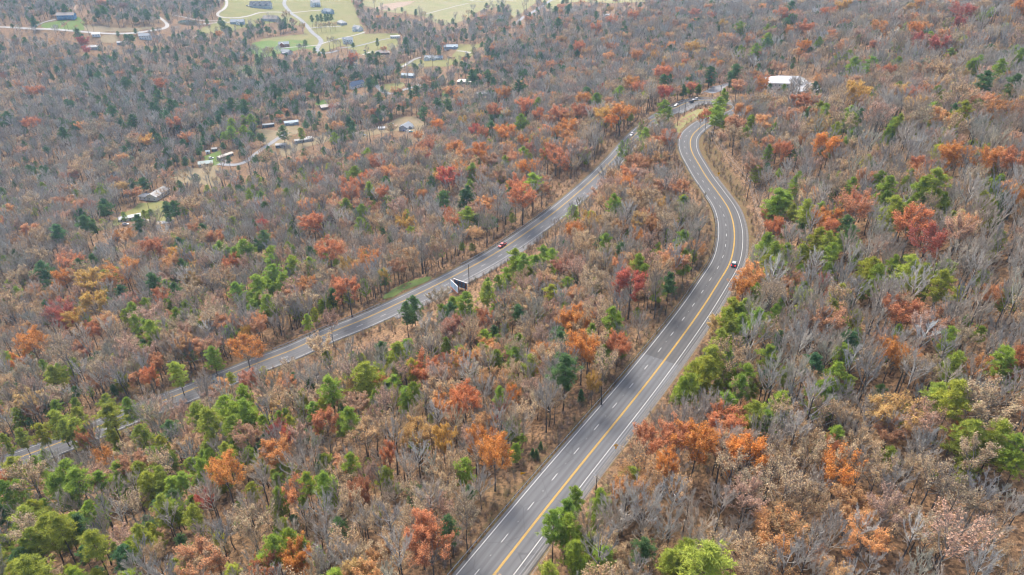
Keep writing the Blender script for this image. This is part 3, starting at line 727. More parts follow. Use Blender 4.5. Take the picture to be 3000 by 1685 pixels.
h = house('house', 'large house with black roof and dormers at the top of the lawns', tl('A', 1972, 58), 6, 'house', 0.95, 18); block(h, 44, 20, 5.0, 8.0, 'grey', 'dark')
for k in range(3): block(h, 4, 3, 1.6, 1.2, 'white', 'dark', (-12 + 12 * k, -5.5), math.pi / 2, z0=7.4, wins=False, door=False)
h = house('blue_house', 'two storey bright blue house with brown roof and white roof patch', tl('A', 508, 140), 8, 'house', 0.98, 15); block(h, 28, 12, 6.4, 3.4, 'blue', 'brown', storeys=2, over=1.0); porch(h, 24, 2.6, 3.0, -6.0, 'bluegrey')
A = Acc(); A.box((0, 0, 0), (10, 4.6, 0.16), 0, Matrix.Translation((1, -3.9, 7.62)) @ Matrix.Rotation(math.atan2(3.4, 6), 4, 'X')); obj_of('roof_patch', A.mesh('roof_patch', [simple('roof_white', ROOFS['white'])]), h)
h = house('house', 'white sided house with dark slate roof where the hill lane turns', tl('A', 1100, 292), 20, 'house', 0.97, 12); block(h, 19, 11, 5.4, 3.4, 'white', 'grey', storeys=2)
h = house('house', 'small white cottage below the hill lane', tl('A', 728, 272), 25, 'house', 0.9, 9); block(h, 12, 8, 3.2, 2.2, 'white', 'cream')
h = house('house', 'low grey roofed house beside a red leaved tree', tl('A', 700, 368), 12, 'house', 0.8, 10); block(h, 17, 10, 3, 2.4, 'grey', 'lightgrey', hip=True)
h = house('shed', 'tiny pale shed by an orange dirt heap', tl('A', 905, 335), 5, 'shed', 0.9, 6); block(h, 7, 5, 3, 1.2, 'bluegrey', 'white', wins=False)
h = house('house', 'house with rusty brown roof beside the vivid green yard', tl('A', 2490, 815), 30, 'house', 0.7, 12); block(h, 26, 10, 3, 2.4, 'brown', 'tan')
h = house('house', 'pale blue grey house behind a tan tree near the dark pond bank', tl('B', 505, 582), -10, 'house', 0.6, 11); block(h, 20, 10, 3.2, 2.2, 'bluegrey', 'bluegrey')
h = house('shed', 'small white shed on a gravel pad below the wooded ridge', tl('B', 1999, 124), 0, 'shed', 0.9, 8); block(h, 12, 7, 3, 1.0, 'white', 'white', wins=False)
h = house('shed', 'dark low shed in a gap of the woods', tl('B', -60, 1290), 0, 'shed', 0.6, 7); block(h, 10, 6, 2.6, 0.8, 'dark', 'greygreen', wins=False)
# white-roofed hall and its annexe by the hairpin
h = house('roadside_hall', 'wide low building with bright white hipped metal roof near the hairpin', (2305, 250), -6, 'building', 0.97, 22)
block(h, 38, 20, 4.0, 4.2, 'white', 'white', hip=True, over=1.2)
h = house('roadside_hall', 'white roofed annexe behind bare trees in front of the wide hall', (2376, 272), 16, 'building', 0.75, 16); block(h, 34, 12, 3.6, 2.2, 'white', 'white', over=0.9)

# ------------------------------------------------------------------ vehicles
tyre = simple('tyre_rubber', (0.02, 0.02, 0.02), 0.9); rim = simple('wheel_rim', (0.45, 0.45, 0.46), 0.35, 0.5, metal=0.6)
headl = simple('headlight', (0.8, 0.8, 0.78), 0.15, 0.6); taill, nt, b = nodes_of('tail_light'); b.inputs['Base Color'].default_value = (0.65, 0.01, 0.01, 1); b.inputs['Roughness'].default_value = 0.2
taillit, nt, b = nodes_of('brake_light'); b.inputs['Base Color'].default_value = (0.8, 0.02, 0.02, 1); b.inputs['Emission Color'].default_value = (1, 0.02, 0.02, 1); b.inputs['Emission Strength'].default_value = 1.6
plate = simple('number_plate', (0.7, 0.7, 0.68), 0.5)
def paint(name, col):
    m = simple('car_paint_' + name, col, 0.28, 0.6, 0.04); m.node_tree.nodes['Principled BSDF'].inputs['Coat Weight'].default_value = 0.6; return m
def loft(sections, mats):
    """body from cross sections along x: (x, half width, z low, z high, tumblehome)"""
    V, F = [], []
    for x, w, z0, z1, t in sections:
        V += [(x, -w, z0 + 0.08), (x, -w, (z0 + z1) / 2), (x, -w * t, z1), (x, w * t, z1), (x, w, (z0 + z1) / 2), (x, w, z0 + 0.08)]
    n = 6
    for i in range(len(sections) - 1):
        for k in range(n): F.append((i * n + k, (i + 1) * n + k, (i + 1) * n + (k + 1) % n, i * n + (k + 1) % n))
    F += [tuple(range(n)), tuple((len(sections) - 1) * n + k for k in range(n))[::-1]]
    me = mesh_of('body', V, F, mats)
    bm = bmesh.new(); bm.from_mesh(me); bmesh.ops.recalc_face_normals(bm, faces=bm.faces); bm.to_mesh(me); bm.free()
    return me
wa = Acc(); wa.tube([(0, -0.11, 0), (0, -0.09, 0), (0, 0.09, 0), (0, 0.11, 0)], [0.28, 0.33, 0.33, 0.28], 14); TYRE = wa.mesh('tyre', [tyre])
wa = Acc(); wa.tube([(0, -0.12, 0), (0, 0.12, 0)], [0.2, 0.2], 10); RIM = wa.mesh('rim', [rim])
CAR_BODY = {'sedan': ([(-2.3, .78, .35, .88, .85), (-2.2, .88, .3, .98, .9), (-1.4, .9, .28, .98, .93), (0.9, .9, .28, .95, .93), (1.9, .88, .3, .82, .9), (2.3, .75, .35, .66, .85)],
                      [(-1.75, .80, .92, .98, .95), (-1.1, .78, .92, 1.40, .82), (0.1, .78, .92, 1.44, .82), (0.95, .80, .9, .97, .95)]),
            'suv': ([(-2.35, .85, .4, 1.02, .9), (-2.25, .93, .35, 1.1, .93), (0.95, .94, .33, 1.08, .93), (2.1, .92, .36, .98, .9), (2.35, .8, .4, .8, .85)],
                    [(-2.28, .86, 1.05, 1.12, .96), (-1.85, .84, 1.05, 1.70, .84), (0.2, .84, 1.05, 1.72, .84), (1.05, .86, 1.02, 1.1, .95)]),
            'pickup': ([(-2.8, .88, .5, 1.08, .95), (-2.7, .96, .45, 1.12, .96), (0.9, .97, .43, 1.12, .95), (2.4, .95, .45, 1.08, .9), (2.75, .85, .5, .9, .85)],
                       [(-0.75, .88, 1.08, 1.14, .96), (-0.6, .86, 1.08, 1.80, .84), (0.7, .86, 1.08, 1.80, .84), (1.35, .88, 1.06, 1.14, .95)])}
def car(name, label, pos, rz, kind, col, cname, brake=False, group=None, slope=0.0, roofcol=None):
    o = empty(name, pos, rz); o.rotation_euler = (0, slope, rz); tag(o, label, 'truck' if kind == 'pickup' else 'car', group)
    bs, cs = CAR_BODY[kind]; pm = paint(cname, col)
    bo = obj_of('body', loft(bs, [pm]), o)
    m = bo.modifiers.new('bevel', 'BEVEL'); m.width = 0.07; m.segments = 2; m.limit_method = 'ANGLE'
    cb = obj_of('window_band', loft(cs, [glass]), o)
    zt = max(c[3] for c in cs); c1, c2 = cs[1], cs[2]
    A = Acc(); A.box(((c1[0] + c2[0]) / 2, 0, zt + 0.005), (c2[0] - c1[0] + 0.1, c1[1] * c1[4] * 2 + 0.02, 0.05)); obj_of('roof', A.mesh('roof', [roofcol or pm]), o)
    A = Acc()
    for x in (c1[0], (c1[0] + c2[0]) / 2, c2[0]):
        for s in (-1, 1): A.tube([(x - (0.1 if x == c1[0] else 0) + (0.35 if x == c2[0] else 0), s * cs[0][1] * 0.99, cs[0][2]), (x, s * c1[1] * c1[4], zt)], 0.045, 4)
    obj_of('pillar_frame', A.mesh('pillar_frame', [pm]), o)
    xr, xf = bs[0][0], bs[-1][0]; zl = (bs[0][2] + bs[0][3]) / 2 + 0.12
    for s in (-1, 1):
        A = Acc(); A.box((xf - 0.12, s * (bs[-1][1] - 0.14), (bs[-1][2] + bs[-1][3]) / 2 + 0.06), (0.3, 0.32, 0.16)); obj_of('headlight', A.mesh('headlight', [headl]), o)
        A = Acc(); A.box((xr + 0.08, s * (bs[1][1] - 0.16), zl), (0.26, 0.30, 0.34 if brake else 0.24)); obj_of('tail_light', A.mesh('tail_light', [taillit if brake else taill]), o)
        for x in (xf - 0.9, xr + 0.85):
            t = obj_of('wheel', TYRE, o, (x, s * (bs[1][1] - 0.10), 0.33)); obj_of('rim', RIM, t)
    A = Acc(); A.box((xr - 0.01, 0, zl - 0.1), (0.04, 0.5, 0.16)); obj_of('number_plate', A.mesh('number_plate', [plate]), o)
    if kind == 'pickup':
        A = Acc(); A.box((-1.75, 0, 1.135), (1.75, 1.5, 0.04)); obj_of('truck_bed', A.mesh('truck_bed', [simple('bed_liner', (0.03, 0.03, 0.03))]), o)
    return o
def road_car(name, label, px, lane_off, away, kind, col, cname, lo, hi, **kw):
    s = s_of_px(px, lo, hi)
    a, b = road_at(s - 3, lane_off)[0], road_at(s + 3, lane_off)[0]; p = road_at(s, lane_off, 0.02)[0]
    d = (b - a) if away else (a - b)
    return car(name, label, p, math.atan2(d[1], d[0]), kind, col, cname, slope=-math.atan2(d[2], math.hypot(d[0], d[1])), **kw)
road_car('suv', 'dark navy car with reflection painted on roof and lit red tail lights on the curve', (2137.5, 771.6), -1.95, True, 'suv', (0.012, 0.016, 0.03), 'navy', 0, S_HAIR, brake=True, roofcol=simple('roof_sky_sheen', (0.36, 0.38, 0.37), 0.4))  # pale roof tone is the sky's reflection put into the colour
road_car('pickup_truck', 'red pickup truck driving down the lower highway past the guardrail', tl('E', 1235, 420), -1.95, True, 'pickup', (0.5, 0.05, 0.04), 'red', S_HAIR, 1e9)
road_car('sedan', 'white sedan half hidden by trees on the lower highway', (1857, 398), -1.9, True, 'sedan', (0.75, 0.75, 0.75), 'white', S_HAIR, 1e9)
road_car('suv', 'white sport utility car rounding the outside of the hairpin', (2043, 295.5), -1.95, True, 'suv', (0.75, 0.75, 0.75), 'white', S_HAIR, 1e9)
road_car('sedan', 'white sedan at the hairpin ahead of the utility pole', (1986, 311), -1.95, True, 'sedan', (0.75, 0.75, 0.75), 'white', S_HAIR, 1e9)
road_car('suv', 'dark grey hatchback on the inner lane of the hairpin', (2022, 298), 1.9, False, 'suv', (0.03, 0.033, 0.038), 'charcoal', S_HAIR, 1e9)
def parked(px, rz, kind, col, cname, label):
    p = cast([px])[0]; car('parked_' + ('pickup' if kind == 'pickup' else 'car'), label, (p[0], p[1], p[2] + 0.36), math.radians(rz), kind, col, cname, group='vehicles parked by the valley houses')
W_, B_, G_, BL = (0.75, 0.75, 0.75), (0.02, 0.02, 0.022), (0.35, 0.36, 0.38), (0.05, 0.12, 0.28)
for a in [(tl('A', 1595, 1200), 20, 'suv', W_, 'white', 'white car parked beside the grey green roofed house'), (tl('A', 1690, 1218), -5, 'sedan', G_, 'silver', 'silver car parked below the long tan trailer'),
          (tl('A', 1722, 1232), 5, 'sedan', W_, 'white', 'white car parked on the grey lane by the long tan trailer'), (tl('D', 1100, 232), 10, 'pickup', W_, 'white', 'white pickup parked by the dark bush under the mown lawn'),
          (tl('D', 950, 258), 15, 'suv', W_, 'white', 'white van like car parked in front of the white roofed trailer'), (tl('B', 480, 992), 10, 'sedan', BL, 'blue', 'blue car parked beside the grey gabled house'),
          (tl('B', 505, 995), 12, 'sedan', W_, 'white', 'white car parked between blue cars at the grey gabled house'), (tl('B', 525, 1000), 14, 'sedan', (0.05, 0.25, 0.28), 'teal', 'teal car parked last in line at the grey gabled house'),
          (tl('B', 382, 942), 60, 'suv', W_, 'white', 'white car parked alone on the dirt drive'), (tl('B', 788, 386), 10, 'suv', W_, 'white', 'white car parked in front of the blue grey house'),
          (tl('B', 804, 386), 10, 'sedan', B_, 'black', 'black car parked in front of the blue grey house'), (tl('B', 822, 440), 25, 'sedan', B_, 'black', 'black car parked at the gable end of the ranch house'),
          (tl('B', 620, 402), 20, 'pickup', B_, 'black', 'dark pickup parked behind the ranch house'), (tl('A', 1165, 280), 8, 'sedan', BL, 'blue', 'blue car parked beside the slate roofed white house'),
          (tl('A', 1192, 277), 8, 'suv', B_, 'black', 'black car parked beside the slate roofed white house'), (tl('A', 888, 270), -40, 'pickup', G_, 'silver', 'silver pickup parked on the hill lane drive'),
          (tl('C', 1142, 620), 80, 'pickup', B_, 'black', 'black pickup parked at the edge of the hall parking'), (tl('B', 178, 1030), 70, 'suv', BL, 'blue', 'dark blue car parked in the bare yard by the dirt drive'),
          (tl('A', 1880, 50), 30, 'sedan', W_, 'white', 'white car parked by the black roofed house'), (tl('B', 178, 385), 10, 'sedan', B_, 'black', 'black car parked near the brown shingle roof'),
          (tl('A', 1868, 48), 30, 'suv', G_, 'silver', 'silver car parked by the black roofed house')]:
    parked(*a)

# ------------------------------------------------------------------ billboards, signs, guardrails, poles and wires
board_ad, nt, b = nodes_of('billboard_print')
tc = nt.nodes.new('ShaderNodeTexCoord'); sp = nt.nodes.new('ShaderNodeSeparateXYZ'); nt.links.new(tc.outputs['Generated'], sp.inputs[0])
cc = ramp(nt, sp.outputs['X'], [(0.0, (0.45, 0.62, 0.78)), (0.42, (0.62, 0.76, 0.86)), (0.50, (0.10, 0.10, 0.12)), (0.58, (0.45, 0.66, 0.80)), (0.70, (0.08, 0.22, 0.10)), (0.78, (0.55, 0.70, 0.80)), (0.9, (0.40, 0.62, 0.82))])
c2 = ramp(nt, sp.outputs['Z'], [(0.0, (0.45, 0.10, 0.07)), (0.12, (0.60, 0.72, 0.80)), (0.7, (0.5, 0.68, 0.82))])
nt.links.new(mixc(nt, 0.5, cc, c2), b.inputs['Base Color']); b.inputs['Roughness'].default_value = 0.5
board_back = simple('billboard_back', (0.10, 0.17, 0.24), 0.6, 0.3, 0.2, 0.8)
rust = simple('rusty_steel', (0.22, 0.09, 0.05), 0.85, 0.2, 0.4, 1.5)
wood_post = simple('creosote_wood', (0.075, 0.055, 0.045), 0.9, 0.1, 0.3, 2.0)
def billboard(label, pa, pb, ztop, hgt, group):
    """pa, pb: ground points under the two ends"""
    pa, pb = Vector(pa), Vector(pb); mid = (pa + pb) / 2; L = (pb - pa).length; zb = min(pa.z, pb.z)
    o = empty('billboard', (mid.x, mid.y, zb), math.atan2(pb.y - pa.y, pb.x - pa.x)); tag(o, label, 'billboard', group)
    z1 = ztop - zb; z0 = z1 - hgt
    A = Acc(); A.box((0, -0.06, (z0 + z1) / 2), (L, 0.06, hgt)); obj_of('panel', A.mesh('panel', [board_ad]), o)
    A = Acc(); A.box((0, 0.0, (z0 + z1) / 2), (L - 0.05, 0.05, hgt - 0.05)); obj_of('panel_back', A.mesh('panel_back', [board_back]), o)
    A = Acc()
    for z in (z0, z1): A.box((0, -0.02, z), (L + 0.3, 0.26, 0.2))
    for x in (-L / 2, L / 2): A.box((x, -0.02, (z0 + z1) / 2), (0.2, 0.27, hgt))
    obj_of('panel_frame', A.mesh('panel_frame', [trim]), o)
    A = Acc()
    for z in (z0 + hgt * 0.3, z0 + hgt * 0.7): A.box((0, 0.12, z), (L, 0.14, 0.16))
    obj_of('back_rail', A.mesh('back_rail', [rust]), o)
    A = Acc(); A.box((0, -0.45, z0 - 0.2), (L + 0.2, 0.7, 0.08)); obj_of('catwalk', A.mesh('catwalk', [rust]), o)
    A = Acc(); A.box((0, 0, z1 / 2 - 0.4), (0.26, 0.3, z1 + 0.8)); pm_ = A.mesh('post', [rust])
    for k in range(4): obj_of('post', pm_, o, (-L / 2 + 0.8 + (L - 1.6) * k / 3, 0.36, 0))
    return o
c0 = cast([(1326, 850)])[0]
ra_ = lambda px: cast([px])[0]
apex = ra_((1322, 846)); e1 = ra_((1342, 866)); e2 = ra_((1365, 854))
def ext(a, b, L): a, b = Vector(a), Vector(b); d = (b - a); d.z = 0; d.normalize(); q = a + d * L; q.z = float(ground(q.x, q.y)); return q
gz = max(apex[2], 0)
n1 = ext(apex, e1, 7.6); ztop = gz + 5.2
billboard('pale blue roadside billboard facing traffic, front leg of the V beside the lower highway', apex, n1, ztop, 3.7, 'V-shaped billboard pair')
a2 = ra_((1331, 843)); n2 = ext(a2, e2, 8.2)
billboard('roadside billboard showing its dark blue back and rusty rails, rear leg of the V', n2, a2, ztop + 0.2, 3.7, 'V-shaped billboard pair')
KEEP.append((np.array([[p[0], p[1], p[2] + 2.5] for p in (apex, n1, n2, a2)]), 0.99))
CLEAR.append(np.array([[apex[0] - 4, apex[1] - 2], [n1.x - 2, n1.y - 4], [n2.x + 4, n2.y - 3], [n2.x + 4, n2.y + 5], [a2[0], a2[1] + 4]]))

sign_y = simple('sign_yellow', (0.80, 0.42, 0.01), 0.5, 0.3, 0.04); sign_k = simple('sign_black', (0.02, 0.02, 0.02), 0.6); steel = simple('galvanised_steel', (0.36, 0.39, 0.42), 0.45, 0.5, 0.2, 2.0, metal=0.5)
def sign(label, px, shape, face_px_dir=0.0, size=0.9, plate_=False, h=2.4):
    p = cast([px])[0]
    rz = math.atan2(-p[0], p[1]) + face_px_dir
    o = empty('road_sign', tuple(p), rz); tag(o, label, 'sign')
    A = Acc(); A.box((0, 0.05, h / 2 - 0.1), (0.07, 0.07, h + 0.6)); obj_of('post', A.mesh('post', [steel]), o)
    A = Acc()
    if shape == 'diamond':
        M = Matrix.Translation((0, 0, h)) @ Matrix.Rotation(math.pi / 4, 4, 'Y'); A.box((0, 0, 0), (size, 0.03, size), 0, M)
    else:
        A.add([(-size * 0.6, -0.015, h + size * 0.45), (-size * 0.6, -0.015, h - size * 0.45), (size * 0.8, -0.015, h), (-size * 0.6, 0.015, h + size * 0.45), (-size * 0.6, 0.015, h - size * 0.45), (size * 0.8, 0.015, h)], [(0, 1, 2), (5, 4, 3), (0, 3, 4, 1), (1, 4, 5, 2), (2, 5, 3, 0)])
    obj_of('sign_plate', A.mesh('sign_plate', [sign_y]), o)
    if shape == 'diamond':
        A = Acc(); A.tube([(-0.12, -0.03, h - 0.28), (-0.12, -0.03, h), (0.06, -0.03, h + 0.12), (0.06, -0.03, h + 0.2)], 0.035, 4)
        A.add([(-0.06, -0.04, h + 0.18), (0.18, -0.04, h + 0.18), (0.06, -0.04, h + 0.36)], [(0, 1, 2)]); obj_of('curve_arrow', A.mesh('curve_arrow', [sign_k]), o)
    if plate_:
        A = Acc(); A.box((0, 0, h - size * 0.98), (0.55, 0.03, 0.55)); obj_of('speed_plate', A.mesh('speed_plate', [sign_y]), o)
    KEEP.append((np.array([[p[0], p[1], p[2] + h]]), 0.98))
    return o
sign('yellow diamond curve warning sign with speed plate under the roadside wires', (1803, 1325), 'diamond', 0.35, 1.0, True, 2.6)
sign('yellow pennant sign in the leaf litter behind the near guardrail', (1532, 1402), 'pennant', 0.2, 1.1, h=2.0)
sign('yellow diamond warning sign with small plate on the bank under the power line', (2104, 520), 'diamond', 0.2, 1.2, True)
sign('yellow diamond warning sign at the gravel shoulder by the billboards', (1258, 873), 'diamond', -0.7, 1.1, h=2.4)
sign('yellow warning sign behind the hairpin guardrail, the one farther from the planted rocks', (2021, 281), 'diamond', 0, 1.5)
sign('yellow warning sign behind the hairpin guardrail, the one next to the planted rocks', (2039, 276), 'diamond', 0, 1.5)

post_acc = Acc(); post_acc.box((0, 0, 0.2), (0.18, 0.2, 1.25)); GPOST = post_acc.mesh('post', [wood_post])
def guardrail(label, s0, s1, off, inward, group):
    root = empty('guardrail', tuple(road_at(s0, off)[0])); tag(root, label, 'guardrail', group)
    base = Vector(root.location)
    n = int((s1 - s0) / 1.905)
    ss = s0 + np.arange(n + 1) * 1.905
    P = road_at(ss, off, 0.0); P2 = road_at(ss, off + inward * 0.14, 0.0)
    for k in range(n + 1):
        a = road_at(ss[k] + 0.5, off)[0] - road_at(ss[k] - 0.5, off)[0]
        obj_of('post', GPOST, root, Vector(P[k]) - base + Vector((0, 0, -0.12)), (0, 0, math.atan2(a[1], a[0])))
    prof = [(0.0, 0.36), (0.07, 0.42), (0.0, 0.50), (0.0, 0.54), (0.07, 0.62), (0.0, 0.68)]
    rows = [np.c_[(P2 + (road_at(ss, off + inward) - road_at(ss, off)) * o)[:, :2], P2[:, 2] + z + 0.02] - np.array(base) for o, z in prof]
    V = np.stack(rows, 1).reshape(-1, 3); k = len(prof)
    F = [(i * k + a, (i + 1) * k + a, (i + 1) * k + a + 1, i * k + a + 1) for i in range(n) for a in range(k - 1)]
    ro = obj_of('rail', mesh_of('rail', V, F, [steel], smooth=False), root)
    m = ro.modifiers.new('thickness', 'SOLIDIFY'); m.thickness = 0.02
    return root
guardrail('long weathered guardrail on dark posts along the near highway straight and curve', 2, s_of_px((2110, 573), 0, S_HAIR), 8.75, -1, 'highway guardrails')
guardrail('guardrail along the outer edge of the lower highway behind the red pickup', s_of_px(T('E', [(1640, 130)])[0], S_HAIR), s_of_px(T('E', [(935, 600)])[0], S_HAIR), -5.75, 1, 'highway guardrails')
guardrail('guardrail past the weedy bank where the lower highway enters the trees', s_of_px(T('E', [(330, 890)])[0], S_HAIR), s_of_px((800, 1045), S_HAIR), -5.75, 1, 'highway guardrails')
guardrail('guardrail around the outside of the hairpin bend', s_of_px((2115, 295), S_HAIR), s_of_px((1960, 324), S_HAIR), -5.75, 1, 'highway guardrails')

wire_m = simple('wire_metal', (0.36, 0.36, 0.36), 0.5, 0.4, 0.05); insul = simple('insulator', (0.5, 0.5, 0.48), 0.4)
POLES = {}
def pole(key, label, base_px, top_px=None, h=None, arm=True, armdir=0.0, tf=False):
    p = cast([base_px])[0]
    if h is None:
        d = rays([top_px])[0]; t = math.hypot(p[0], p[1]) / math.hypot(d[0], d[1]); h = max(7.0, min(14.0, d[2] * t + CAM_Z - p[2]))
    o = empty('utility_pole', tuple(p), armdir); tag(o, label, 'utility pole', 'wooden utility poles')
    A = Acc(); A.tube([(0, 0, -1.0), (0, 0, h * 0.5), (0, 0, h)], [0.19, 0.165, 0.13], 8); obj_of('shaft', A.mesh('shaft', [wood_post]), o)
    ends = [(0, 0, h)]
    if arm:
        A = Acc(); A.box((0, 0, h - 0.5), (2.4, 0.12, 0.14)); obj_of('crossarm', A.mesh('crossarm', [simple('crossarm_wood', (0.30, 0.33, 0.36), 0.8)]), o)
        A = Acc(); A.tube([(0, 0, 0), (0, 0, 0.26)], [0.07, 0.05], 6); im = A.mesh('insulator', [insul])
        ends = []
        for x in (-1.1, -0.4, 1.1):
            obj_of('insulator', im, o, (x, 0, h - 0.43)); ends.append((x, 0, h - 0.17))
    if tf:
        A = Acc(); A.tube([(0.34, 0, h - 2.0), (0.34, 0, h - 1.1)], [0.26, 0.26], 10); obj_of('transformer', A.mesh('transformer', [steel]), o)
    Mx = Matrix.Rotation(armdir, 4, 'Z')
    POLES[key] = [Vector(p) + Mx @ Vector(e) for e in ends] + [Vector(p) + Vector((0, 0, h * 0.72))]
    KEEP.append((np.array([[p[0], p[1], p[2] + h * q] for q in (0.4, 0.7, 1.0)]), 0.9))
    return o
def wire(label, a, b, i, j, sag=1.2, r=0.022):
    p, q = POLES[a][i] if isinstance(a, str) else Vector(a), POLES[b][j] if isinstance(b, str) else Vector(b)
    n = 16; pts = [p.lerp(q, t / n) - Vector((0, 0, sag * 4 * (t / n) * (1 - t / n))) for t in range(n + 1)]
    A = Acc(); A.tube([x - p for x in pts], r, 4); tag(obj_of('power_line', A.mesh('power_line', [wire_m]), None, p), label, 'wire', 'overhead power lines')
pole('r1', 'utility pole with crossarm beside the near highway above a pine', (1744, 1455), (1741, 1392), None, True, -0.9)
pole('r2', 'short stretch utility pole among pines outside the highway straight', (2090, 968), (2092, 925), None, True, -0.9)
pole('r3', 'utility pole at the bottom of the cleared power line bank', (2232, 716), None, 10.5, True, -0.2)
pole('r4', 'utility pole in the middle of the cleared power line bank', (2187, 588), (2197, 527), None, True, 0.4)
pole('r5', 'utility pole with orange tree beside it above the upper curve', (2077.6, 440), (2083, 384), None, True, 0.7)
pole('r6', 'tall utility pole on the grass island of the hairpin', (2003.7, 343), (2009.6, 270.8), None, True, 0.7)
pole('r7', 'thin utility pole at the rim of the hairpin island', (1984, 370), (1989, 313), None, False, 0.7)
pole('b1', 'utility pole behind the double billboard', (1374.6, 833.7), (1369, 775), None, False)
pole('l1', 'utility pole with small crossarm in the woods above the lower highway', (518, 1110), (505, 1053), None, True, 0.6)
pole('v1', 'lone pole standing in the mown lawn of the white gabled building', (437.5, 615), (432, 597), 8.0, False)
pole('v2', 'pale pole on the green slope below the blue house', tl('A', 518, 228), None, 10, False)
q0 = road_at(8, -9.5)[0]; POLES['r0'] = [Vector(q0) + Vector((x, x * -1.2, 10)) for x in (-1.0, -0.4, 1.0)] + [Vector(q0) + Vector((0, 0, 7))]
q0 = cast([(-40, 1255)])[0]; POLES['l0'] = [Vector(q0) + Vector((x, 0, 10)) for x in (-1, -.4, 1)] + [Vector(q0) + Vector((0, 0, 7))]
q0 = cast([(610, 1052)], 9.0)[0]; POLES['l2'] = [Vector(q0) + Vector((x, 0, 10)) for x in (-1, -.4, 1)] + [Vector(q0) + Vector((0, 0, 7))]
for a, b_, lb in (('r0', 'r1', 'roadside power wire running below the near utility pole'), ('r1', 'r2', 'roadside power wire between the near pole and the pines'), ('r2', 'r3', 'power wire between the pines and the cleared bank'),
                  ('r3', 'r4', 'power wire on the lower span of the cleared bank'), ('r4', 'r5', 'power wire on the upper span of the cleared bank'), ('r5', 'r6', 'power wire crossing above the upper curve')):
    for i in (0, 1, 2): wire(lb, a, b_, i, i, 0.9 if a in ('r4', 'r3') else 1.3)
    wire(lb, a, b_, 3, 3, 1.5, 0.03)
wire('thin wire crossing between the two hairpin poles', 'r6', 'r7', 0, 0, 0.6)
for a, b_ in (('l0', 'l1'), ('l1', 'l2')):
    for i in (0, 2, 3): wire('power wire strung along the woods above the lower highway', a, b_, i, i, 1.5)
# planted rocks by the hairpin, fallen logs and a boulder on the litter
rockm = simple('pale_rock', (0.42, 0.38, 0.33), 0.9, 0.1, 0.3, 1.5, bump=0.4)
def rock(label, px, size, seed):
    p = cast([px])[0]; bm = bmesh.new(); bmesh.ops.create_icosphere(bm, subdivisions=3, radius=1)
    r = random.Random(seed); ax = [Vector((r.gauss(0, 1), r.gauss(0, 1), r.gauss(0, 1))) for _ in range(9)]; of = [r.uniform(.55, .9) for _ in ax]
    for v in bm.verts:
        for a_, o_ in zip(ax, of):
            n = a_.normalized(); d = v.co.dot(n)
            if d > o_: v.co -= n * (d - o_)
        v.co += v.co.normalized() * r.uniform(-.02, .02)
        v.co = Vector((v.co.x * size[0], v.co.y * size[1], v.co.z * size[2]))
    me = bpy.data.meshes.new('rock'); bm.to_mesh(me); bm.free(); me.materials.append(rockm)
    tag(obj_of('rock', me, None, (p[0], p[1], p[2] + size[2] * .3), (0, 0, r.uniform(0, 6))), label, 'rock')
rock('pale boulder lying on leaf litter below the bare woods', (2286, 1578), (1.6, .8, .6), 1)
rock('small grey boulder on leaf litter near a fallen log', (2270, 1668), (.9, .7, .5), 2)
rock('pale planted rock beside green shrubs behind the hairpin guardrail', (2046, 274), (1.3, 1, .8), 3)
rock('pinkish pale rock between green shrubs behind the hairpin guardrail', (2058, 274), (1.3, 1, .8), 4)
def log(label, pa, pb, r):
    a, b = cast([pa])[0], cast([pb])[0]; A = Acc(); A.tube([(0, 0, r * .7), tuple((Vector(b) - Vector(a)) / 2 + Vector((0.05, .1, r * .8))), tuple(Vector(b) - Vector(a) + Vector((0, 0, r * .7)))], [r, r * .85, r * .6], 8)
    tag(obj_of('fallen_log', A.mesh('fallen_log', [simple('log_bark', (0.26, 0.23, 0.20), .9, .1, .3, 2)]), None, tuple(a)), label, 'log')
log('short grey fallen log on leaf litter', (2200, 1606), (2224, 1622), .22)
log('dark fallen log end at the woods edge', (2182, 1678), (2200, 1674), .25)
log('thin pale fallen trunk lying between bare trees', (2600, 1590), (2588, 1640), .13)
log('pale broken branch lying under bare trees', (2483, 1282), (2510, 1270), .13)

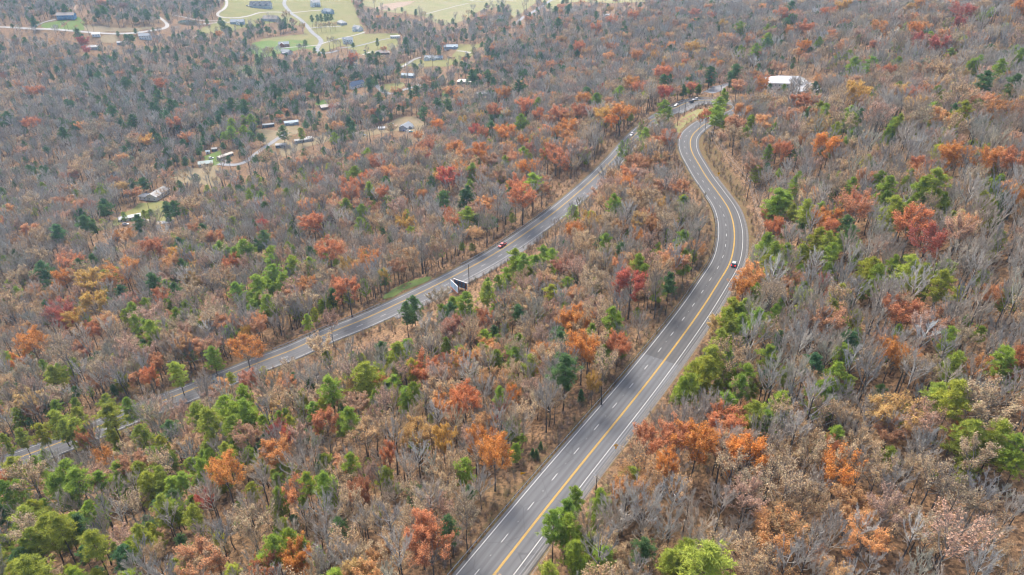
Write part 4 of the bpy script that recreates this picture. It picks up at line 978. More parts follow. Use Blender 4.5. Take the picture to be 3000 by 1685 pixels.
# ------------------------------------------------------------------ trees: prototypes
def tint_mat(name, kind):
    """colour comes from each tree's own tint; leaves let some light through"""
    m, nt, b = nodes_of(name)
    N, Lk = nt.nodes, nt.links
    at = N.new('ShaderNodeAttribute'); at.attribute_type = 'INSTANCER'; at.attribute_name = 'tint'
    tc = N.new('ShaderNodeTexCoord')
    n1 = noise(nt, tc.outputs['Object'], 0.55 if kind != 'twig' else 0.3, 3, 0.6)
    n2 = noise(nt, tc.outputs['Object'], 3.5, 3, 0.7)
    f = ramp(nt, n1, [(0.3, (0.72, 0.70, 0.68)), (0.5, (1.0, 1.0, 1.0)), (0.7, (1.25, 1.22, 1.15))] if kind != 'needle' else [(0.3, (0.75, 0.8, 0.85)), (0.5, (1, 1, 1)), (0.7, (1.25, 1.2, 0.95))])
    c = mixc(nt, 1.0, at.outputs['Color'], f, 'MULTIPLY')
    c = mixc(nt, 1.0, c, ramp(nt, n2, [(0.25, (0.62, 0.62, 0.62)), (0.5, (1, 1, 1)), (0.75, (1.4, 1.38, 1.35))]), 'MULTIPLY')
    if kind == 'leaf':
        n3 = noise(nt, tc.outputs['Object'], 1.1, 4, 0.7)
        c = mixc(nt, mathn(nt, 'MULTIPLY', ramp(nt, n3, [(0.42, (0, 0, 0)), (0.72, (1, 1, 1))]), 0.6), c, mixc(nt, 1.0, c, (0.95, 1.45, 1.5), 'MULTIPLY'))
    b.inputs['Roughness'].default_value = 0.75; b.inputs['Specular IOR Level'].default_value = 0.15
    Lk.new(c, b.inputs['Base Color'])
    if kind != 'twig':
        tr = N.new('ShaderNodeBsdfTranslucent'); Lk.new(c, tr.inputs['Color'])
        mx = N.new('ShaderNodeMixShader'); mx.inputs[0].default_value = 0.4 if kind == 'leaf' else 0.35
        Lk.new(b.outputs[0], mx.inputs[1]); Lk.new(tr.outputs[0], mx.inputs[2]); Lk.new(mx.outputs[0], N['Material Output'].inputs['Surface'])
    return m
M_BARK = simple('bark', (0.105, 0.098, 0.092), 0.9, 0.1, 0.35, 1.2)
M_PBARK = simple('pine_bark', (0.10, 0.078, 0.062), 0.9, 0.1, 0.3, 1.2)
M_TWIGF = simple('twig', (0.27, 0.22, 0.175), 0.9, 0.1, 0.2, 0.8)
M_LIMB = simple('limb_bark', (0.25, 0.225, 0.195), 0.9, 0.1, 0.25, 0.8)
M_TWIG, M_LEAF, M_NEED = tint_mat('bare_twig', 'twig'), tint_mat('autumn_leaf', 'leaf'), tint_mat('needle', 'needle')

class TM:
    """numpy mesh collector for one tree"""
    def __init__(self): self.V, self.F, self.n = [], [], 0
    def tube(self, P, R, k):
        P = np.asarray(P, float); n = len(P)
        d = np.gradient(P, axis=0); d /= np.linalg.norm(d, axis=1)[:, None] + 1e-9
        ref = np.array([0.31, 0.95, 0.05]) if abs(d[0, 2]) > 0.5 else np.array([0.05, 0.1, 0.99])
        a = np.cross(d, ref); a /= np.linalg.norm(a, axis=1)[:, None] + 1e-9
        b = np.cross(d, a)
        t = np.arange(k) * 2 * np.pi / k
        ring = P[:, None] + np.asarray(R)[:, None, None] * (a[:, None] * np.cos(t)[None, :, None] + b[:, None] * np.sin(t)[None, :, None])
        self.V.append(ring.reshape(-1, 3))
        for i in range(n - 1):
            for j in range(k): self.F.append((self.n + i * k + j, self.n + i * k + (j + 1) % k, self.n + (i + 1) * k + (j + 1) % k, self.n + (i + 1) * k + j))
        self.n += n * k
    def ribbons(self, A, B, W, rng):
        """many thin tapering ribbons from A to B (triangles)"""
        A, B = np.asarray(A), np.asarray(B); d = B - A
        r = rng.normal(size=A.shape); s = np.cross(d, r); s /= np.linalg.norm(s, axis=1)[:, None] + 1e-9
        s *= np.asarray(W).reshape(-1, 1) / 2
        V = np.stack([A - s, A + s, B], 1).reshape(-1, 3); self.V.append(V)
        self.F += [(self.n + 3 * i, self.n + 3 * i + 1, self.n + 3 * i + 2) for i in range(len(A))]; self.n += len(V)
    def leaves(self, P, size, rng, flat=0.5):
        n = len(P); nr = rng.normal(size=(n, 3)); nr[:, 2] = np.abs(nr[:, 2]) + flat; nr /= np.linalg.norm(nr, axis=1)[:, None]
        r = rng.normal(size=(n, 3)); u = np.cross(nr, r); u /= np.linalg.norm(u, axis=1)[:, None]; v = np.cross(nr, u)
        s = (np.asarray(size) * rng.uniform(0.6, 1.35, n))[:, None]; w = s * rng.uniform(0.45, 0.8, (n, 1))
        V = np.stack([P - u * s * .5, P + v * w * .5 - u * s * .08, P + u * s * .5, P - v * w * .5 + u * s * .08], 1).reshape(-1, 3); self.V.append(V)
        self.F += [(self.n + 4 * i, self.n + 4 * i + 1, self.n + 4 * i + 2, self.n + 4 * i + 3) for i in range(n)]; self.n += len(V)
    def get(self):
        return (np.vstack(self.V) if self.V else np.zeros((0, 3))), self.F

def np_mesh(name, V, F, mats, idx=None):
    me = bpy.data.meshes.new(name)
    sizes = np.fromiter((len(f) for f in F), np.int32, len(F)); loops = np.fromiter((i for f in F for i in f), np.int32, int(sizes.sum()))
    me.vertices.add(len(V)); me.vertices.foreach_set('co', np.asarray(V, np.float32).ravel())
    me.loops.add(len(loops)); me.loops.foreach_set('vertex_index', loops)
    me.polygons.add(len(F)); me.polygons.foreach_set('loop_start', np.r_[0, np.cumsum(sizes)[:-1]].astype(np.int32)); me.polygons.foreach_set('loop_total', sizes)
    for m in mats: me.materials.append(m)
    if idx is not None: me.polygons.foreach_set('material_index', np.asarray(idx, np.int32))
    me.update(calc_edges=True); return me

def nrm(v): return v / (np.linalg.norm(v) + 1e-9)
def hardwood(seed, H, base, cr, nl, fork, leaf_n, leaf_s, twig_n, twig_w, bend=0.5, up=0.25):
    """trunk + ascending limbs inside an egg-shaped crown; returns (trunk mesh data, twig data, leaf points)"""
    rng = np.random.default_rng(seed)
    W, TW, LB = TM(), TM(), TM()
    tops = H * fork
    k = 8
    wob = np.cumsum(rng.normal(0, 0.11 * bend, (k, 2)), 0); wob[0] = 0
    tz = np.linspace(-0.6, tops, k)
    tr = np.c_[wob, tz]; R0 = 0.0125 * H * rng.uniform(0.85, 1.1)
    W.tube(tr, R0 * (1 - 0.72 * (np.arange(k) / (k - 1)) ** 1.2) + np.r_[R0 * .35, np.zeros(k - 1)], 6)
    hc, hh = (base + H) / 2 + 0.06 * H, (H - base) / 2 + 0.02 * H
    def env(z): return cr * math.sqrt(max(0.04, 1 - ((z - hc) / hh) ** 2))
    ends = []; tw_a, tw_b, tw_w = [], [], []
    az0 = rng.uniform(0, 6.28)
    for i in range(nl):
        f = (i + 0.5) / nl
        z0 = base * 0.92 + (tops - base * 0.92) * f ** 0.8
        p0 = np.array([np.interp(z0, tz, tr[:, 0]), np.interp(z0, tz, tr[:, 1]), z0])
        az = az0 + i * 2.4 + rng.normal(0, 0.35)
        z1 = min(H * 0.99, z0 + (H - z0) * rng.uniform(0.45, 0.95))
        r1 = env(z1) * rng.uniform(0.75, 1.08) * (0.55 if f > 0.85 else 1)
        p1 = np.array([math.cos(az) * r1, math.sin(az) * r1, z1])
        m = (p0 + p1) / 2 + np.array([math.cos(az) * r1 * 0.16, math.sin(az) * r1 * 0.16, -0.05 * (z1 - z0)]) + rng.normal(0, 0.3 * bend, 3)
        t = np.linspace(0, 1, 5)[:, None]
        L1 = (1 - t) ** 2 * p0 + 2 * t * (1 - t) * m + t * t * p1; L1[1:-1] += rng.normal(0, 0.14 * bend, (3, 3))
        rl = R0 * rng.uniform(0.40, 0.6) * (1.1 - 0.5 * f)
        LB.tube(L1, np.linspace(rl, rl * 0.3, 5), 4)
        n2 = 7
        for j in range(n2):
            tt = 0.28 + 0.72 * (j + rng.uniform(0, 1)) / n2; tt = min(tt, 1.0)
            s0 = np.array([np.interp(tt, np.linspace(0, 1, 5), L1[:, q]) for q in range(3)])
            d1 = nrm(L1[min(4, int(tt * 4) + 1)] - L1[max(0, int(tt * 4) - 1)])
            out = nrm(s0 - np.array([tr[-1, 0], tr[-1, 1], hc - hh * 0.5]))
            d2 = nrm(d1 * 0.55 + out * 0.45 + rng.normal(0, 0.45, 3) + np.array([0, 0, up * 1.1]))
            l2 = cr * rng.uniform(0.30, 0.55) * (1.1 - 0.35 * tt)
            e = s0 + d2 * l2
            LB.tube([s0, s0 + d2 * l2 * 0.5 + rng.normal(0, 0.10, 3), e], [rl * 0.42, rl * 0.3, rl * 0.16], 3)
            for q in range(6):
                t3 = 0.2 + 0.8 * (q + rng.uniform(0, 1)) / 6
                a3 = s0 + (e - s0) * min(t3, 1)
                d3 = nrm(d2 * 0.6 + out * 0.2 + rng.normal(0, 0.45, 3) + np.array([0, 0, up]))
                l3 = l2 * rng.uniform(0.35, 0.7)
                b3 = a3 + d3 * l3
                tw_a.append(a3); tw_b.append(b3); tw_w.append(0.05)
                ends.append((a3, b3, d3, l3))
    A3 = np.array([e[0] for e in ends]); B3 = np.array([e[1] for e in ends]); D3 = np.array([e[2] for e in ends]); L3 = np.array([e[3] for e in ends])
    TW.ribbons(A3, B3, np.full(len(A3), twig_w * 1.9), rng); 
    m = len(A3) * twig_n
    ix = np.repeat(np.arange(len(A3)), twig_n)
    t4 = rng.uniform(0.25, 1, m)[:, None]
    a4 = A3[ix] + (B3[ix] - A3[ix]) * t4
    d4 = D3[ix] * 0.7 + rng.normal(0, 0.42, (m, 3)) + np.array([0, 0, up]); d4 /= np.linalg.norm(d4, axis=1)[:, None]
    b4 = a4 + d4 * (L3[ix] * rng.uniform(0.35, 0.9, m))[:, None]
    if m: TW.ribbons(a4, b4, np.full(m, twig_w), rng)
    LV = TM()
    if leaf_n:
        keepc = rng.uniform(0, 1, len(A3)) ** 0.6                          # some sprays hold more leaves than others
        wts = keepc / keepc.sum()
        ii = rng.choice(len(A3), leaf_n, p=wts)
        pts = A3[ii] + (B3[ii] - A3[ii]) * rng.uniform(0.2, 1.15, (leaf_n, 1)) + rng.normal(0, 0.26, (leaf_n, 3))
        LV.leaves(pts, leaf_s, rng)
    return W.get(), TW.get(), LV.get(), LB.get()

def conifer(seed, H, base, cr, nb, tuft, blades, blen, bw, droop, irregular, cone=0.0):
    rng = np.random.default_rng(seed)
    W, LV = TM(), TM()
    k = 8; wob = np.cumsum(rng.normal(0, 0.07 + 0.06 * irregular, (k, 2)), 0); wob[0] = 0
    tz = np.linspace(-0.6, H * 0.97, k); R0 = 0.0115 * H
    W.tube(np.c_[wob, tz], R0 * (1 - 0.9 * (np.arange(k) / (k - 1))), 6)
    A, B = [], []
    for i in range(nb):
        f = ((i + rng.uniform(0, 1)) / nb)
        z0 = base + (H * 0.98 - base) * f
        az = i * 2.4 + rng.normal(0, 0.5)
        prof = (1 - f) ** 0.8 if cone else math.sin(math.pi * min(1, 0.16 + 0.84 * f) ** 0.85) ** 0.7
        r1 = max(0.35, cr * prof * (rng.uniform(0.75, 1.1) if not irregular else rng.uniform(0.45, 1.2)))
        p0 = np.array([np.interp(z0, tz, wob[:, 0]), np.interp(z0, tz, wob[:, 1]), z0])
        up = r1 * (rng.uniform(0.05, 0.55) * (0.4 + f) - droop)
        p1 = p0 + np.array([math.cos(az) * r1, math.sin(az) * r1, up])
        mid = (p0 + p1) / 2 + np.array([0, 0, -0.08 * r1])
        W.tube([p0, mid, p1], [0.016 * r1 + 0.03, 0.012 * r1 + 0.015, 0.012], 3)
        for q in range(tuft):
            t = 0.30 + 0.7 * (q + rng.uniform(0.2, 1)) / tuft
            sp = (1 - 0.45 * t) * r1 * 0.30
            c = (p0 * (1 - t) + p1 * t) + np.array([rng.normal(0, sp), rng.normal(0, sp), abs(rng.normal(0, sp * 0.55)) - 0.05])
            n = blades
            d = rng.normal(0, 1, (n, 3)); d[:, 2] = d[:, 2] * 0.6 + 0.35
            d += np.array([math.cos(az), math.sin(az), 0.1]) * 0.6
            d /= np.linalg.norm(d, axis=1)[:, None]
            st = c + rng.normal(0, 0.16, (n, 3))
            A.append(st); B.append(st + d * (blen * rng.uniform(0.6, 1.3, (n, 1))))
    A, B = np.vstack(A), np.vstack(B)
    LV.ribbons(A, B, np.full(len(A), bw) * rng.uniform(0.7, 1.3, len(A)), rng)
    return W.get(), LV.get()

def brush_proto(seed, H, n, spread, tw):
    rng = np.random.default_rng(seed); W, TW = TM(), TM()
    A, B = [], []
    for i in range(n):
        az = rng.uniform(0, 6.28); r = rng.uniform(0, spread * 0.4)
        p0 = np.array([math.cos(az) * r, math.sin(az) * r, -0.1]); h = H * rng.uniform(0.5, 1)
        p1 = p0 + np.array([rng.normal(0, spread * .4), rng.normal(0, spread * .4), h])
        A.append(p0); B.append(p1)
        for q in range(5):
            t = rng.uniform(0.3, 1); a = p0 + (p1 - p0) * t; A.append(a); B.append(a + np.array([rng.normal(0, .3), rng.normal(0, .3), rng.uniform(.1, .6)]) * H * .28)
    TW.ribbons(np.array(A), np.array(B), np.full(len(A), tw), rng)
    return TW.get()

PROTO = {}       # kind -> list of dict(trunk mesh, crown mesh, joined mesh, H, crown radius, crown centre height)
def register(kind, tw, parts, H, cr, hc, bark):
    (WV, WF) = tw
    tm_ = np_mesh('trunk', WV, WF, [bark])
    tm_.polygons.foreach_set('use_smooth', np.ones(len(tm_.polygons), bool))
    Vs, Fs, Is, n = [], [], [], 0; mats = []
    for (V, F), m in parts:
        if not len(V): continue
        Vs.append(V); Fs += [tuple(i + n for i in f) for f in F]; Is += [len(mats)] * len(F); n += len(V); mats.append(m)
    cm = np_mesh('crown', np.vstack(Vs), Fs, mats, Is)
    Vj = np.vstack([WV] + Vs); o_ = len(WV); jm = np_mesh(kind, Vj, list(WF) + [tuple(i + o_ for i in f) for f in Fs], [bark] + mats, [0] * len(WF) + [i + 1 for i in Is])
    PROTO.setdefault(kind, []).append(dict(trunk=tm_, crown=cm, joint=jm, H=H, cr=cr, hc=hc))
sd = 100
for H, base, cr, nl, fork, bend, tn in ((20, 8, 3.7, 11, .78, .6, 6), (21, 9.5, 3.9, 11, .76, .6, 5), (18, 6, 4.4, 12, .66, .8, 6), (20, 9, 3.2, 10, .82, .5, 6), (17, 5, 5.0, 12, .56, 1.1, 5), (22, 11, 3.4, 10, .80, .6, 4), (15, 4, 3.6, 12, .68, .7, 7), (19, 7, 3.0, 11, .84, .4, 6)):
    sd += 1; a, t, l, lb = hardwood(sd, H, base, cr, nl, fork, 0, 0, tn, 0.052, bend, .75); register('bare', a, [(lb, M_TWIG), (t, M_TWIG)], H, cr, H * .72, M_BARK)
for H, base, cr, nl, fork, ln, ls in ((18, 7, 4.3, 12, .72, 3300, .32), (19, 8, 4.1, 12, .74, 2600, .31), (16, 5, 4.7, 13, .62, 4200, .32), (19, 8, 3.9, 11, .76, 1500, .30)):
    sd += 1; a, t, l, lb = hardwood(sd, H, base, cr, nl, fork, ln, ls, 3, 0.042, .7, .5); register('tan', a, [(lb, M_LIMB), (t, M_TWIGF), (l, M_LEAF)], H, cr, H * .70, M_BARK)
for H, base, cr, nl, fork, ln, ls in ((17, 5.5, 4.5, 15, .68, 9500, .33), (18, 6.5, 4.4, 14, .72, 8500, .33), (15.5, 4.5, 4.6, 16, .64, 10500, .33), (17.5, 6, 4.1, 14, .76, 9000, .32), (16, 5, 5.0, 15, .62, 6500, .33)):
    sd += 1; a, t, l, lb = hardwood(sd, H, base, cr, nl, fork, ln, ls, 1, 0.036, .6); register('autumn', a, [(lb, M_LIMB), (t, M_TWIGF), (l, M_LEAF)], H, cr, H * .68, M_BARK)
for H, base, cr, nb, tu, irr in ((18, 8, 3.3, 36, 8, 1), (16, 5, 3.7, 42, 8, .8), (19, 10, 3.2, 34, 8, 1), (14.5, 3, 3.4, 46, 8, 0.5), (17, 4.5, 3.8, 48, 8, .7)):
    sd += 1; a, l = conifer(sd, H, base, cr, nb, tu, 24, 0.72, 0.125, 0.05, irr); register('pine', a, [(l, M_NEED)], H, cr, base * .35 + H * .62, M_PBARK)
for H, base, cr, nb in ((7, 0.4, 1.7, 46), (9, 0.6, 2.2, 50)):
    sd += 1; a, l = conifer(sd, H, base, cr, nb, 6, 14, 0.5, 0.2, 0.02, 0, 1.0); register('cedar', a, [(l, M_NEED)], H, cr, H * .5, M_PBARK)
for q in range(3):
    sd += 1; V, F = brush_proto(sd, 2.6 + q * .6, 30, 1.3, .035); register('brush', (V[:3], F[:1]), [((V, F), M_TWIG)], 2.6, 1.3, 1.5, M_BARK)
tot = sum(len(p['joint'].polygons) for v in PROTO.values() for p in v)
print('prototype faces', tot)

# ------------------------------------------------------------------ which trees stand where
TINT = {'O': (0.60, 0.245, 0.065), 'R': (0.55, 0.215, 0.10), 'C': (0.47, 0.13, 0.09), 'Y': (0.57, 0.33, 0.085), 'T': (0.50, 0.345, 0.21), 'P': (0.49, 0.295, 0.215),
        'G': (0.28, 0.375, 0.06), 'K': (0.125, 0.215, 0.08), 'L': (0.345, 0.385, 0.065), 'B': (0.36, 0.32, 0.27)}
FEAT = {
 'A': "C630,320,45 C650,380,25 R1310,940,60 T1470,900,60 Y1110,1065,45 T1010,1060,50 T840,1130,50 T1100,1210,80 T620,1230,90 T600,1290,60 T680,960,60 T400,1080,80 R230,930,55 T80,720,90 R250,690,45 R1210,640,40 T1400,560,80 T290,510,50 K1190,720,70 K1160,810,40 K940,620,40 K740,580,35 K1000,900,60 K1250,870,60 K1290,780,60 K480,1000,50 K330,1290,30 K220,1280,30 K850,840,80 K40,880,60 G1740,990,70 G1840,990,80 G1750,930,50 G1890,900,40 K1950,470,40 K1870,520,40 K2070,670,35 K2150,490,30 K1840,790,40 K1750,770,40 K2350,640,50 T1570,1290,80 T1960,860,70 K2130,990,40 G2270,1000,30 G2520,1030,30 R2390,1370,55 T2000,1190,50 K1690,190,40 K1660,155,20 T2385,190,16 T2420,190,16 T2455,188,16 T2490,185,16 T2525,182,16 K580,250,30 T650,180,25 T690,185,20 K1110,100,40 K1480,90,30 K480,60,40 K770,70,50 K250,160,35 K960,290,40 K2350,135,16 K2395,130,16 K2420,128,16 K2450,127,16 K2475,126,16 K2500,125,16 T2165,110,28",
 'B': "O1225,710,60 Y1045,880,35 Y920,920,30 C1010,990,40 R1070,1010,40 O1240,1000,70 C670,1190,40 O860,1130,60 O725,950,40 K1120,960,40 G1345,905,40 Y1990,880,75 O2110,860,80 R1800,840,60 R1640,870,70 O1710,970,60 C2440,700,50 K2440,600,35 R2250,665,50 O2190,640,50 G2100,700,60 G1930,750,50 K1850,700,40 G1480,780,35 R1390,800,60 O1820,760,50 R1160,840,50 O1050,1150,60 O1100,1210,50 O1370,1070,35 Y1550,1090,50 R1650,1200,110 R1560,1170,60 O1420,1275,75 G1450,1370,100 R1340,1400,70 C800,1350,90 Y760,1340,50 O900,1290,60 G990,1280,40 G1245,1210,30 G1370,1150,40 K745,1210,35 R650,1100,50 G490,1160,30 K620,850,70 K800,780,60 K720,780,50 K280,730,80 K200,620,45 G190,1160,35 R280,1240,60 G95,1310,55 R195,1345,45 R70,1410,80 G210,1415,35 T430,1390,50 K330,1380,40 G500,1385,30 G980,1410,40 G2430,810,70 G2425,880,45 R2470,1060,60 Y2310,1150,35 G2290,1010,40 G2260,950,30 G2120,1110,30 G2170,1090,25 R1490,870,40 K1620,70,60 K1710,60,30 K1630,160,30 K1100,340,60 K1380,560,80 K1340,640,50 K980,560,50 K1110,560,50 K935,505,30 R1800,360,50 R2040,155,40 R2200,130,40 R1910,220,50 T1700,260,60 O2230,430,40 Y2370,420,30 O2440,500,30 T1480,520,30 T1120,110,50 R2420,560,60 C1970,680,35 K570,680,50 R890,790,25 K480,310,25 K735,370,22 K270,310,14 T320,460,60 R90,440,35 K210,440,35 K290,415,30",
 'C': "C1930,350,90 C1790,310,50 C2110,90,70 C2095,190,40 O1480,210,60 P1350,270,70 O1750,230,50 Y1310,710,80 R920,780,120 G1070,830,40 K940,865,35 G500,920,40 G700,970,25 T1130,930,60 P1490,880,140 O1080,1120,80 R750,1150,60 T400,1010,80 G650,1140,35 G860,1390,50 G1530,1030,35 O2030,1200,90 O2260,1220,100 R2500,1240,90 R1800,1260,70 G1480,1370,60 G1560,1400,60 L1910,1370,90 G1820,1410,60 G1270,1420,60 T1180,1410,60 G1710,1340,40 G2370,1400,60 G1420,480,55 G1300,480,60 G1170,440,30 L1620,490,50 G2160,500,45 G2230,470,40 G2540,430,50 G2410,500,40 K2290,610,60 K2500,640,70 L2460,730,50 T1970,530,70 R1530,560,60 T1950,620,60 G1920,720,50 L2120,830,55 K2050,840,35 O2320,790,50 K1480,690,30 R590,620,50 O600,650,40 G270,790,80 G260,860,60 G310,710,25 K400,540,70 K210,550,60 K130,550,30 R185,880,35 O135,895,20 O915,360,45 R930,210,60 Y430,240,35 G550,370,40 G640,290,40 G640,220,30 K770,190,40 K820,140,35 R740,110,60 G440,380,30 G1040,320,30 Y1210,50,60 R1100,100,50 K820,40,40 Y70,370,50 R25,490,30 L1165,980,40 G1280,910,50 T2090,740,90 P2510,850,80 T2050,960,80 Y300,190,30 G430,200,35 P380,320,50 O2545,70,50 Y2440,165,20",
 'D': "O935,350,70 R1150,435,70 T295,495,60 R540,540,75 K600,555,40 K320,590,70 O485,665,65 Y690,690,120 O930,600,110 T620,620,80 Y730,855,80 C470,915,90 Y555,965,65 R750,1040,70 T60,850,100 K355,870,40 G1010,900,50 G1100,860,40 G1265,855,35 G1405,890,50 G1330,945,50 G1450,980,30 G1020,980,40 G1150,1050,70 G1060,1060,50 R1240,795,65 P1350,840,60 G1790,750,60 G2060,620,80 G2130,690,60 G2030,760,50 G1960,830,60 G2020,840,60 G1950,700,70 G1830,430,60 G1890,450,50 G1660,430,50 G1730,470,40 K2000,350,50 K1540,300,50 G2050,480,60 G2210,550,60 G2340,560,50 G2050,530,40 R2360,255,80 R2490,470,100 P2150,500,60 R1750,540,50 P1830,540,45 C1985,270,40 R1630,365,40 Y1325,500,50 K1380,570,50 K1350,400,45 G1415,430,30 O240,1160,90 T490,1260,130 L420,1390,70 G335,1320,35 Y1855,1090,40 O1850,1200,110 G1600,1240,60 L1335,1360,70 R1130,1415,60 T2310,620,60 G2180,430,35 G1975,40,35 G1870,25,25 K790,110,70 K640,230,60 K430,300,60 K620,180,50 T270,100,90 T1440,100,80 G2310,985,35 P2490,990,60 R2570,730,60 K1160,680,60 K1330,740,45 R1700,600,35 T2110,870,60 K1260,130,45 K1310,120,45 K1050,215,40 T130,640,70 T1560,850,60 T1680,670,90 K700,260,35",
 'E': "Y50,570,60 R55,760,80 O215,510,70 Y330,640,30 R70,30,60 R320,30,50 G30,110,50 G155,150,45 G145,250,45 G380,80,35 G500,175,25 K770,60,60 K930,40,50 G955,190,80 R850,230,60 R800,180,40 Y480,240,60 T250,220,60 P420,140,70 R1370,60,110 G1310,500,60 G1370,540,60 G1330,590,60 G1530,480,60 G1590,500,50 G1460,560,60 G1580,620,50 G1430,640,50 G1270,690,50 L1100,750,60 G930,840,70 G850,870,60 K820,900,50 Y1880,230,65 O1760,300,60 T1830,370,90 P1690,530,60 G1990,380,50 G1975,440,40 O2245,355,55 P2330,400,70 G2250,560,70 G2280,620,50 G2550,460,50 C2190,730,100 G2390,450,40 O1780,990,110 T1920,960,90 G2050,945,60 G2085,1010,50 R2090,1180,80 P1580,900,65 R1085,970,60 T980,1080,70 O1540,1240,80 O1820,1210,110 T1990,1330,100 K1690,1330,100 G1340,1150,60 L430,1220,80 L530,1330,50 R620,1350,95 L180,1390,110 R1285,790,35 T1920,540,60 T1960,700,60 K550,860,60 K490,900,50 T2440,260,80 T2270,120,50 G2060,80,50 K2480,680,50 G790,1160,40 G1890,1060,40 P1500,1110,50 P1390,740,60 T2410,190,50 P810,1080,70",
 'F': "R1310,130,130 O1090,220,90 R1110,300,60 K1230,270,70 G1160,140,45 R1730,260,120 C1840,380,130 P2090,320,100 L1600,140,90 G1700,140,50 G1520,70,50 L930,130,60 G720,60,90 G700,120,60 R640,190,45 R690,290,60 G620,440,70 G700,470,70 G780,460,50 G640,380,60 L1010,370,80 L1100,380,60 G1320,440,40 G1170,360,40 G1130,470,60 L1430,590,80 G1470,650,70 G1590,570,60 L1720,590,90 L1820,620,60 L1960,690,80 G880,620,45 L640,560,70 O455,760,80 G560,760,40 L380,900,80 G340,970,70 G480,900,70 G430,1010,80 G560,960,60 L340,1080,80 L280,1110,60 L230,1260,90 G320,1280,70 L180,1330,80 L90,1390,80 G330,1210,50 G480,1385,70 L80,1440,60 G710,920,40 G640,990,50 O1580,1250,90 T630,1090,80 R1650,920,110 G1620,1090,50 G2010,1110,60 T2140,1110,80 R2540,1300,70 L2050,1320,90 G2420,1290,100 G1140,1390,80 L2260,80,60 G1960,90,60 L2090,220,50 G20,520,50 C1050,710,40 T1700,1340,80 T1850,1350,80 O2560,80,50",
 'G': "L800,160,60 G960,190,60 L830,240,80 L440,290,80 L560,360,80 L500,340,60 L600,260,60 G1100,220,40 L1480,240,80 L1560,280,80 G1710,200,90 G1780,240,90 G1770,350,90 G1830,100,70 G1830,190,60 L1080,410,80 G920,680,90 L1050,690,80 L1110,760,80 L1200,700,50 G500,680,90 G430,780,90 G590,720,80 G60,820,80 L95,640,70 G250,620,45 L200,1030,110 L270,960,80 L350,1110,110 L430,1080,80 L260,1190,80 L700,1210,90 L1040,1140,60 L1140,1120,50 L1220,930,70 L1460,1010,80 G1590,580,60 L1700,530,60 G1520,650,60 G1530,580,60 G2090,880,60 G2090,1080,50 G2310,750,60 G2440,770,80 G2450,850,60 G2060,1230,80 G2170,1190,80 G2270,1230,60 G2400,1310,50 L220,1390,110 L120,1430,90 G2480,40,80 G2100,290,50 L2190,320,45 L2420,190,50 L2280,120,40 K30,980,60 L40,440,40 L160,400,50 L310,370,60 L870,450,35 G320,560,40 R655,415,60 O780,580,70 P720,670,40 R60,735,50 C1550,890,60 O1690,700,110 C2060,390,40 C2160,420,50 C2115,340,35 R2450,320,80 R2000,1410,90 O2230,1310,100 T2380,1400,70 T1880,1050,130 T1170,1310,70 T230,710,110 P1340,230,70 P1410,400,60",
 'H': "R930,160,100 C1190,210,50 O1280,120,50 P330,160,85 Y770,450,80 O1050,450,100 O1150,560,110 R355,560,55 P180,700,70 R140,840,80 G80,600,60 G60,270,70 G550,90,65 G1190,95,45 G250,130,50 L415,80,40 G190,240,30 T330,350,90 R600,1150,110 R680,1260,150 K800,1080,70 K770,1160,40 T800,700,110 T760,830,100 T930,1000,90 T560,230,60 G1760,870,70 G1700,960,70 G1600,1060,90 G1690,1080,80 G1950,900,80 G1990,850,50 G1750,1280,90 L1550,1420,80 Y1890,25,50 K1800,100,30 K1495,478,15 K1435,530,20 K1465,540,12 G2560,30,60 R2300,450,110 R2520,440,120 O2440,640,80 T2200,560,90 L2520,1330,80",
 'I': "R310,320,120 O100,480,140 O490,580,130 P470,870,130 O1180,680,140 T930,900,120 T960,520,120 T2330,210,200 L2150,400,130 L2350,420,120 G2480,480,80 L2040,90,110 G1040,80,90 G1100,60,70 G1140,420,80 L540,240,80 T1860,720,130 T1720,650,70 P2050,1200,200 L130,1350,170 L40,1290,100 T2200,560,120 G2500,1430,60 L60,30,80 G440,20,60 T420,80,70 R1100,510,50"}
KINDOF = {'O': 'autumn', 'R': 'autumn', 'C': 'autumn', 'Y': 'autumn', 'P': 'tan', 'T': 'tan', 'G': 'pine', 'K': 'pine', 'L': 'pine', 'B': 'bare'}
trees = []           # dict(kind, code, x, y, z, s, r, var, tint, feat)
def vary(c, rng, a=0.13, hue=0.05):
    v = 1 + rng.normal(0, a); w = rng.normal(0, hue); return tuple(max(0.01, q * v * (1 + k * w)) for q, k in zip(c, (1, 0, -1.2)))
rngT = np.random.default_rng(11)
fpx, finfo = [], []
for t_, s_ in FEAT.items():
    for w in s_.split():
        code = w[0]; x, y, r = map(float, w[1:].split(','))
        fpx.append(tl(t_, x, y)); finfo.append((code, r / TILE[t_][2]))
fpx = np.array(fpx)
p0 = cast(fpx, 11.0); _, dep0 = project(np.c_[p0[:, :2], p0[:, 2] + 11])
for k, (code, rp) in enumerate(finfo):
    kind = KINDOF[code]; rm = rp * dep0[k] / FPX * (1.10 if kind == 'pine' else 1.08)
    if kind == 'pine' and rm < 1.9 and dep0[k] < 260: kind = 'cedar'
    pr = PROTO[kind]; v = int(rngT.integers(len(pr))); q = pr[v]
    sxy = float(np.clip(rm / q['cr'], 0.42, 1.75)); sz = float(np.clip(0.62 + 0.42 * sxy, 0.55, 1.3)) if kind != 'cedar' else sxy
    finfo[k] = (code, kind, v, sxy, sz, q)
p1 = cast(fpx, np.array([f[5]['hc'] * f[4] for f in finfo]))
